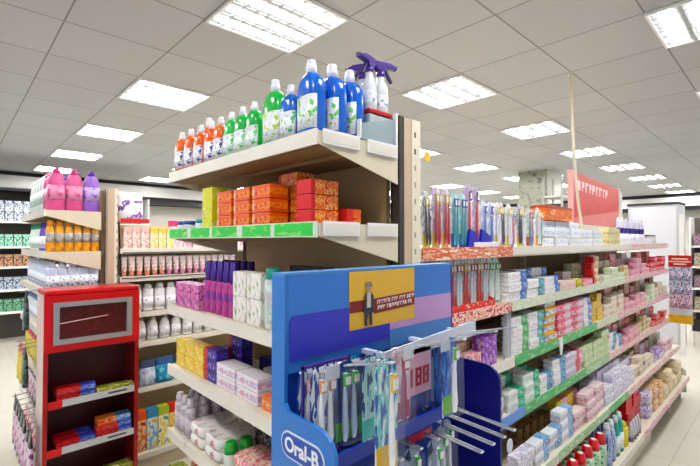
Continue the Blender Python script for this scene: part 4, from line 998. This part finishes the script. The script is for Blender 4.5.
# cartons on the stand
tp('rb', .18, [(.6, prt('c8222c', 'e86a6a', 'a0141c', (20, 20, 60), cut=(.52, .6))), (.4, prt('4a5ac0', '9ab0e8', '2f3a98', (20, 20, 60), cut=(.5, .6)))], .035, .07)
tp('ygp', .19, [(1, prt('d8c84a', '8a9a3a', 'f0e8a0', (26, 26, 60), cut=(.5, .62)))], .03, .07)
tp('obp', .17, [(.55, prt('e08a3a', 'd8382c', 'f0c08a', (20, 20, 60))), (.45, prt('6a9ad0', 'c0d8ee', '3a6ab0', (20, 20, 60)))], .033, .07)
for zz, sh in ((.6435, 'red stand upper shelf'), (.3965, 'red stand middle shelf')):
    up = zz > .5
    rowx('rb', 'red and blue carton', sh, .51, 1, .2, SY0 + .06, zz, lv=2 if up else 1, lh=.036)
    if up: rowx('ygp', 'yellow green carton', sh, .70, 1, .2, SY0 + .06, zz, lv=1)
    else:
        rowx('rb', 'red and blue carton in the right stack', sh, .695, 1, .2, SY0 + .06, zz, lv=2, lh=.036)
        put('obp', .695, SY0 + .06, zz + .0725, 0, 'orange and light blue carton topping the right stack', sh)
    rowx('rb', 'red and blue carton pushed to the back', sh, .51, 1, .2, SY0 + .15, zz, lv=1)
rowx('ygp', 'yellow green carton', 'red stand low shelf', .70, 1, .2, SY0 + .06, .1485, lv=2, lh=.031)

# ------------------------------------------------------------------ blue toothbrush display
DX0, DX1, DY, DT = .364, .812, .53, 1.447
dp = tag(empty('toothbrush_display', (DX0, .41, 0)), 'blue cardboard toothbrush display with yellow picture header in the foreground', 'display')
def D(b, nm, p=None, bevel=0.): return b.xf(Matrix.Translation((-DX0, -.41, 0))).obj(nm, p or dp, bevel)
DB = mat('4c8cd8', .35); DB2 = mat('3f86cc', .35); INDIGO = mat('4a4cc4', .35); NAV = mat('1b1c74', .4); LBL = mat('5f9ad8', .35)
D(B().box(DX0 + .0065, DX1 - .0065, DY, DY + .012, .3, DT, mat('2f57b0', .35)), 'backboard')
hd = D(B().box(DX0 + .0065, DX1 - .0065, DY - .004, DY - .0005, 1.30, DT, DB).box(DX0, DX1, DY - .004, DY + .03, DT + .0003, DT + .004, LBL), 'header')
def flat(nm, pts, m, d=.0012, off=.0045):
    return D(B().prism(pts, 'y', DY - off - d, DY - off, m), nm, hd)
flat('indigo_panel', [(DX0 + .008, 1.318), (.60, 1.318), (.60, 1.346), (.4955, 1.346), (.4955, 1.386), (.378, 1.386), (DX0 + .008, 1.376)], INDIGO)
flat('yellow_panel', [(.496, 1.3465), (.674, 1.3465), (.674, 1.4465), (.496, 1.4465)], mat('f2c64e', .35))
flat('pink_panel', [(.6005, 1.334), (DX1 - .008, 1.334), (DX1 - .008, 1.386), (.6745, 1.386), (.6745, 1.346), (.6005, 1.346)], mat('d0a8d6', .35))
flat('lower_band', [(.60, 1.302), (DX1 - .008, 1.302), (DX1 - .008, 1.3335), (.60, 1.3335)], LBL)
flat('red_banner', [(.496, 1.376), (.538, 1.376), (.538, 1.396), (.496, 1.396)], mat('8a1418', .4), .0006, .0058)
flat('red_banner', [(.556, 1.369), (.6735, 1.374), (.6735, 1.4005), (.556, 1.396)], mat('8a1418', .4), .0006, .0058)
b = B(); LET = mat('f2dcd8')
for row in (0, 1):
    x = .564 + row * .002
    while x < .666:
        w = random.choice((.004, .005, .006))
        zb = 1.3855 - row * .0105 + (x - .564) * .04
        b.box(x, x + w * .35, DY - .0068, DY - .0064, zb, zb + .0075, LET); b.box(x + w * .35, x + w, DY - .0068, DY - .0064, zb + random.choice((0, .003, .005)), zb + .0075, LET)
        x += w + (.0015 if random.random() < .78 else .005)
D(b, 'banner_lettering', hd)
# printed figure on the header (a flat picture)
fg = D(B().prism([(.532, 1.350), (.5375, 1.350), (.5395, 1.372), (.542, 1.372), (.545, 1.350), (.5505, 1.350), (.5500, 1.385), (.5310, 1.385)], 'y', DY - .0075, DY - .0068, mat('2e3350')), 'printed_figure', hd)
D(B().prism([(.528, 1.374), (.5315, 1.374), (.534, 1.384), (.548, 1.384), (.5505, 1.372), (.5545, 1.373), (.5535, 1.402), (.547, 1.4095), (.537, 1.4095), (.530, 1.402)], 'y', DY - .0082, DY - .0076, mat('35343c')), 'printed_jacket', fg)
D(B().prism([(.536, 1.382), (.5455, 1.382), (.5455, 1.409), (.5365, 1.409)], 'y', DY - .0088, DY - .0083, mat('d8d0c8')), 'printed_shirt', fg)
D(B().prism([(.5405 + .0058 * math.cos(a * PI / 7), 1.417 + .0075 * math.sin(a * PI / 7)) for a in range(14)], 'y', DY - .0088, DY - .0083, mat('c8a08a')), 'printed_face', fg)
D(B().prism([(.541 + .0085 * math.cos(a * PI / 8), 1.421 + .0068 * math.sin(a * PI / 8)) for a in range(-1, 10)], 'y', DY - .0094, DY - .0089, mat('8a8486')), 'printed_hair', fg)
def sideprof(ztop):
    r = .034; pts = [(DY + .03, .3), (DY + .03, DT), (DY - .004, DT), (DY - .004, ztop + .012), (DY - .012, ztop + .002)]
    pts += [(.412 + r - r * math.sin(a), ztop - r + r * math.cos(a)) for a in [k * PI / 12 for k in range(7)]]
    pts += [(.412, .3)]
    return pts
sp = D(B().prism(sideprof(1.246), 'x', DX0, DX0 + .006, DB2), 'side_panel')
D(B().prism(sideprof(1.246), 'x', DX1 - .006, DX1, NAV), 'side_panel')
# the brand plate on the left panel
cap = []
zc, yc, hw, hh = 1.203, .482, .053, .0195
def caps(hw, hh):
    r = hh; o = []
    for a in range(13): t = -PI / 2 + a * PI / 12; o.append((yc + (hw - r) + r * math.cos(t), zc + r * math.sin(t)))
    for a in range(13): t = PI / 2 + a * PI / 12; o.append((yc - (hw - r) + r * math.cos(t), zc + r * math.sin(t)))
    return o
D(B().prism(caps(hw - .003, hh), 'x', DX0 - .0012, DX0 - .0002, mat('dfe8f4', .3)), 'plate_rim', sp)
D(B().prism(caps(hw - .0055, hh - .0028), 'x', DX0 - .0018, DX0 - .0013, mat('2c5cb0', .3)), 'brand_plate', sp)
cu = bpy.data.curves.new('lettering', 'FONT'); cu.body = 'Oral-B'; cu.size = .0285; cu.extrude = .0003; cu.offset = .0007; cu.align_x = 'CENTER'; cu.align_y = 'CENTER'
co = bpy.data.objects.new('lettering_src', cu); COL.objects.link(co)
bpy.context.view_layer.update()
me = bpy.data.meshes.new_from_object(co.evaluated_get(bpy.context.evaluated_depsgraph_get()))
COL.objects.unlink(co); bpy.data.objects.remove(co)
me.materials.clear(); me.materials.append(mat('f6f8fc', .3))
lt = bpy.data.objects.new('lettering', me); COL.objects.link(lt); lt.parent = sp
# letters run from the back edge to the front edge and face -x
lt.matrix_local = Matrix.Translation((-.0024, yc - .41, zc)) @ Matrix(((0, 0, -1, 0), (-1, 0, 0, 0), (0, 1, 0, 0), (0, 0, 0, 1)))
# inner tray, ledge, base
D(B().box(DX0 + .0065, .70, .452, DY - .0045, 1.178, 1.19, NAV).box(DX0 + .0065, .70, .445, .4515, 1.178, 1.198, mat('2a48a8', .35)), 'tray_ledge')
D(B().box(DX0 + .0065, DX1 - .0065, .42, DY - .0005, .3, .34, NAV), 'floor_tray')
D(B().box(DX0 - .0, DX1, .40, DY + .03, 0, .2995, DB2), 'base_plinth')
fr_ = B()
for a in ((.371, .374), (.462, .466)): fr_.box(a[0], a[1], .49, .494, 1.19, 1.318, mat('2a2a86'))
fr_.box(.371, .466, .49, .494, 1.314, 1.318, mat('5a3a9a'))
D(fr_, 'inner_frame')
ar = D(B().prism([(.515, 1.300), (.80, 1.304), (.80, 1.334), (.515, 1.318)], 'y', .462, .466, mat('dfe6f2', .25)), 'white_rail')
for x in (.53, .66, .79): D(B().box(x - .006, x + .006, .4665, DY - .0062, 1.305, 1.312, mat('cfd8ea', .25)), 'rail_arm', ar)
WIRE = mat('e4e6ea', .3, .3)
def peg(x, z, L, up, plate=True):
    b = B(); dz = L * up
    for s in (-.004, .004):
        b.tube([(x + s, DY - .0062, z), (x + s, DY - L, z + dz)], .0017, WIRE, 6)
    b.tube([(x - .004, DY - L, z + dz), (x + .004, DY - L, z + dz)], .0017, WIRE, 6)
    p = D(b, 'peg_hook')
    if plate: D(B().box(x - .013, x + .013, DY - L - .0032, DY - L - .0018, z + dz - .012, z + dz + .008, clear('e8ecf2', .5)), 'price_plate', p)
for x, L in ((.395, .075), (.441, .15), (.466, .10), (.487, .075), (.54, .095), (.608, .12), (.64, .14), (.685, .10), (.73, .15), (.775, .17)):
    peg(x, 1.298, L, .24, x in (.395, .54, .608))
for x in (.66, .70, .74, .78):
    peg(x, 1.148, .16, -.04, False)
disc = B().loft([(0, .011, .013, mat('e6eaf0', .3)), (.0015, .011, .013, mat('e6eaf0', .3))], 16).xf(Matrix.Translation((.742, .362, 1.128)) @ Matrix.Rotation(PI / 2, 4, 'X'))
D(disc, 'price_disc')
DPS = 'on the blue display'
bp('d_wb', .12, .042, prt('2f4aa0', 'dfe6f0', '6a8ac8', (60, 60, 16), cut=(.5, .66)), mat('f2f4f6', .3), mat('d8a07a'), True)
bp('d_bl', .122, .045, prt('2470a8', '48a8c8', '1d2a6a', (60, 60, 16)), mat('e4eaf0', .3), mat('2a3a98'), True)
bp('d_gr', .122, .045, prt('1d2450', '3a5aa0', '2fb03a', (60, 60, 16), cut=(.5, .68)), mat('c8d8ea', .3), mat('3fb83a'), True)
bp('d_mint', .122, .045, prt('2a4a8a', 'bfe6e0', '4ab0b8', (60, 60, 16)), mat('e8f4f2', .3), mat('5ac8b8'))
bp('d_wy', .16, .046, prt('4a6ab0', '8ad0d0', 'eef2f6', (60, 60, 16), cut=(.46, .56)), mat('f6f6f8', .25), mat('e8c42a'))
bp('d_pink', .122, .055, prt('e2b8c8', 'f0dce4', 'c07a98', (30, 30, 14)), mat('8a2a5a', .3), mat('a83a60'))
bp('d_navy', .13, .05, prt('1d2a7a', '3a7ac0', '141a50', (60, 60, 16)), mat('9ac8ea', .3), mat('2a62b8'))
bp('d_wg', .135, .045, prt('2a5ab0', '5a9ae0', 'e2eaf2', (60, 60, 16), cut=(.5, .62)), mat('f4f4f8', .3), mat('7ac03a'))
def hang(key, x, y, h, desc): put(key, x, y, 1.298 + (DY - y) * .24 - h + .006, 0, desc, DPS)
hang('d_wb', .395, .505, .12, 'white and blue toothbrush pack furthest left, rear')
hang('d_wb', .395, .476, .12, 'white and blue toothbrush pack furthest left, front')
hang('d_wb', .438, .506, .12, 'white and blue toothbrush pack second from left')
hang('d_gr', .440, .474, .122, 'navy toothbrush pack with green print, left of two')
hang('d_bl', .487, .505, .122, 'blue toothbrush pack behind the green printed packs')
hang('d_gr', .487, .474, .122, 'navy toothbrush pack with green print, right of two')
hang('d_mint', .465, .440, .122, 'mint and white toothbrush pack')
hang('d_navy', .535, .490, .13, 'blue toothbrush pack left of the pink ones')
hang('d_wy', .442, .392, .16, 'long white toothbrush pack with yellow label, foremost')
def digits(t):
    m = mat('a81a44', .35)
    def bx(nm, rects):
        b = B()
        for x0, x1, z0, z1 in rects: b.box(x0, x1, -.0012, -.0002, z0, z1, m)
        b.obj(nm, t)
    bx('digit', [(-.026, -.020, .10, .132)])
    for x in (-.012, .010):
        bx('digit', [(x, x + .005, .10, .132), (x + .012, x + .017, .10, .132), (x + .005, x + .012, .10, .105), (x + .005, x + .012, .1135, .1185), (x + .005, x + .012, .127, .132)])
kind('d_card', 'toothbrush_card', 'toothbrush', lambda nm: (lambda t: (
    B().box(-.034, .034, 0, .0015, 0, .165, mat('d9b0c4', .35)).obj('backing_card', t),
    B().box(-.034, .034, -.0009, -.0001, 0, .085, prt('3a2a70', '2a5a98', 'd8b83a', (30, 30, 24), cut=(.52, .66))).obj('lower_print', t),
    B().box(-.034, .034, -.0016, -.001, .004, .018, mat('c02858', .35)).obj('red_stripe', t),
    digits(t), t)[-1])(empty(nm)))
put('d_card', .608, .462, 1.298 + .012 - .165, 0, 'large pink toothbrush card with dark red digits', DPS)
hang('d_pink', .545, .455, .122, 'pale pink toothbrush pack left of the large card')
hang('d_navy', .685, .498, .13, 'blue toothbrush pack right of the large card, rear')
hang('d_navy', .685, .466, .13, 'blue toothbrush pack right of the large card, front')
hang('d_wg', .640, .42, .135, 'white brush pack with green label at right')
# shorter packs in the lower row
bp('d_low', .12, .04, prt('2a3458', '8a98b0', 'd0d4dc', (30, 30, 14)), mat('d8dce4', .3), mat('3fb84a'))
for k, (x, y) in enumerate(((.52, .43), (.57, .45), (.62, .44), (.665, .46), (.70, .47))):
    put('d_low', x, y, 1.035, 0, 'dark short toothbrush pack in the lower row', DPS, s=k)
for k, x in enumerate((.52, .57, .62)):
    peg(x, 1.156, .10, -.0, False)

# ------------------------------------------------------------------ far back-left shelving
bw = tag(empty('wall_shelving', (-.4, 8.0, 0)), 'white wall shelving of small dark goods, far back at the left edge', 'shelving')
def BW(b, nm): return b.xf(Matrix.Translation((.4, -8, 0))).obj(nm, bw)
BW(B().box(-.4, 2.6, 8.42, 8.45, 0, 2.25, mat('4a4640', .6)), 'back_panel')
for x in (-.4, .98, 2.58): BW(B().box(x, x + .02, 8.0, 8.415, 0, 2.25, WHITE), 'side_panel')
BZ = (.45, .78, 1.12, 1.42, 1.80)
for zz in BZ: BW(B().box(-.379, .979, 8.0, 8.415, zz - .03, zz, WHITE).box(1.001, 2.579, 8.0, 8.415, zz - .03, zz, WHITE), 'shelf_board')
BW(B().box(-.4, 2.6, 8.0, 8.45, 2.251, 2.28, BLACK), 'top_board')
ink = [('2f6a4a', '8ac0a0', '1a2a24'), ('2f4a6a', 'c8d4e0', '1a2430'), ('4a3f38', 'd8a88a', '22201e'), ('2a8a6a', 'b8e0d0', '20302a'), ('5a6a8a', 'dfe4ee', '2a3040')]
names = ['green and dark', 'blue grey', 'brown', 'teal green', 'slate and white']
for s_, zz in enumerate(BZ):
    k = 'far%d' % s_
    kind(k, 'boxed_goods', 'box', carton(.10, .12, .18 if s_ < 4 else .3, [(1, prt(*ink[s_], (18, 18, 14)))]))
    rowx(k, names[s_] + ' box', 'far left shelving, ' + ('lowest', 'second', 'third', 'fourth', 'highest')[s_] + ' shelf', .42, 5, .108, 8.12, zz + .0005)
    if s_ % 2 == 0:
        pass

# ------------------------------------------------------------------ lamps
cam_az = math.radians(46.526)
proto = None
vis = []
from math import cos, sin
def inframe(x, y):
    fw = x * cos(cam_az) + y * sin(cam_az); rt = x * sin(cam_az) - y * cos(cam_az)
    return fw > .3 and abs(rt / fw) < .9 and (ZC - 1.5) / fw < .6
for i in range(-1, 8):
    col = []
    for j in range(-1, 5):
        x, y = 1.38 + 1.8 * i, 2.08 + 1.8 * j
        if x > X1 - .8 or y > Y1 - .8: continue
        if proto is None: proto = o = make_light()
        else: o = copy_tree(proto)
        o.location = (x, y, ZC - .0065)
        col.append((o, inframe(x, y)))
    vis.append(col)
nr = 0
for col in vis:
    seen = [o for o, v in col if v]
    if seen: nr += 1
    k = 0
    for o, v in col:
        if v:
            tag(o, 'square louvred ceiling light, %s nearest in the %s row from left' % (ORD[k], ORD[nr - 1]), 'ceiling light', 'louvred lights in the tiled ceiling'); k += 1
        else:
            tag(o, 'square louvred ceiling light above the viewpoint, out of the picture', 'ceiling light', 'louvred lights in the tiled ceiling')

finish()

# soft fill light added to lift shadows, entering where walls behind the viewer are left out
w = bpy.data.worlds.new('fill_light'); SC.world = w; w.use_nodes = True
bg = w.node_tree.nodes['Background']; bg.inputs['Color'].default_value = (.93, .96, 1, 1); bg.inputs['Strength'].default_value = .42

cd = bpy.data.cameras.new('camera'); cam = bpy.data.objects.new('camera', cd); COL.objects.link(cam)
cd.sensor_width = 36; cd.lens = 421.82 / 700 * 36; cd.clip_start = .02
cam.location = (0, 0, 1.5); cam.rotation_euler = (math.radians(90 + 1.0865), 0, cam_az - PI / 2)
SC.camera = cam
SC.view_settings.view_transform = 'Standard'; SC.view_settings.look = 'None'
SC.view_settings.exposure = .8; SC.view_settings.gamma = 1.
SC.view_settings.use_curve_mapping = False
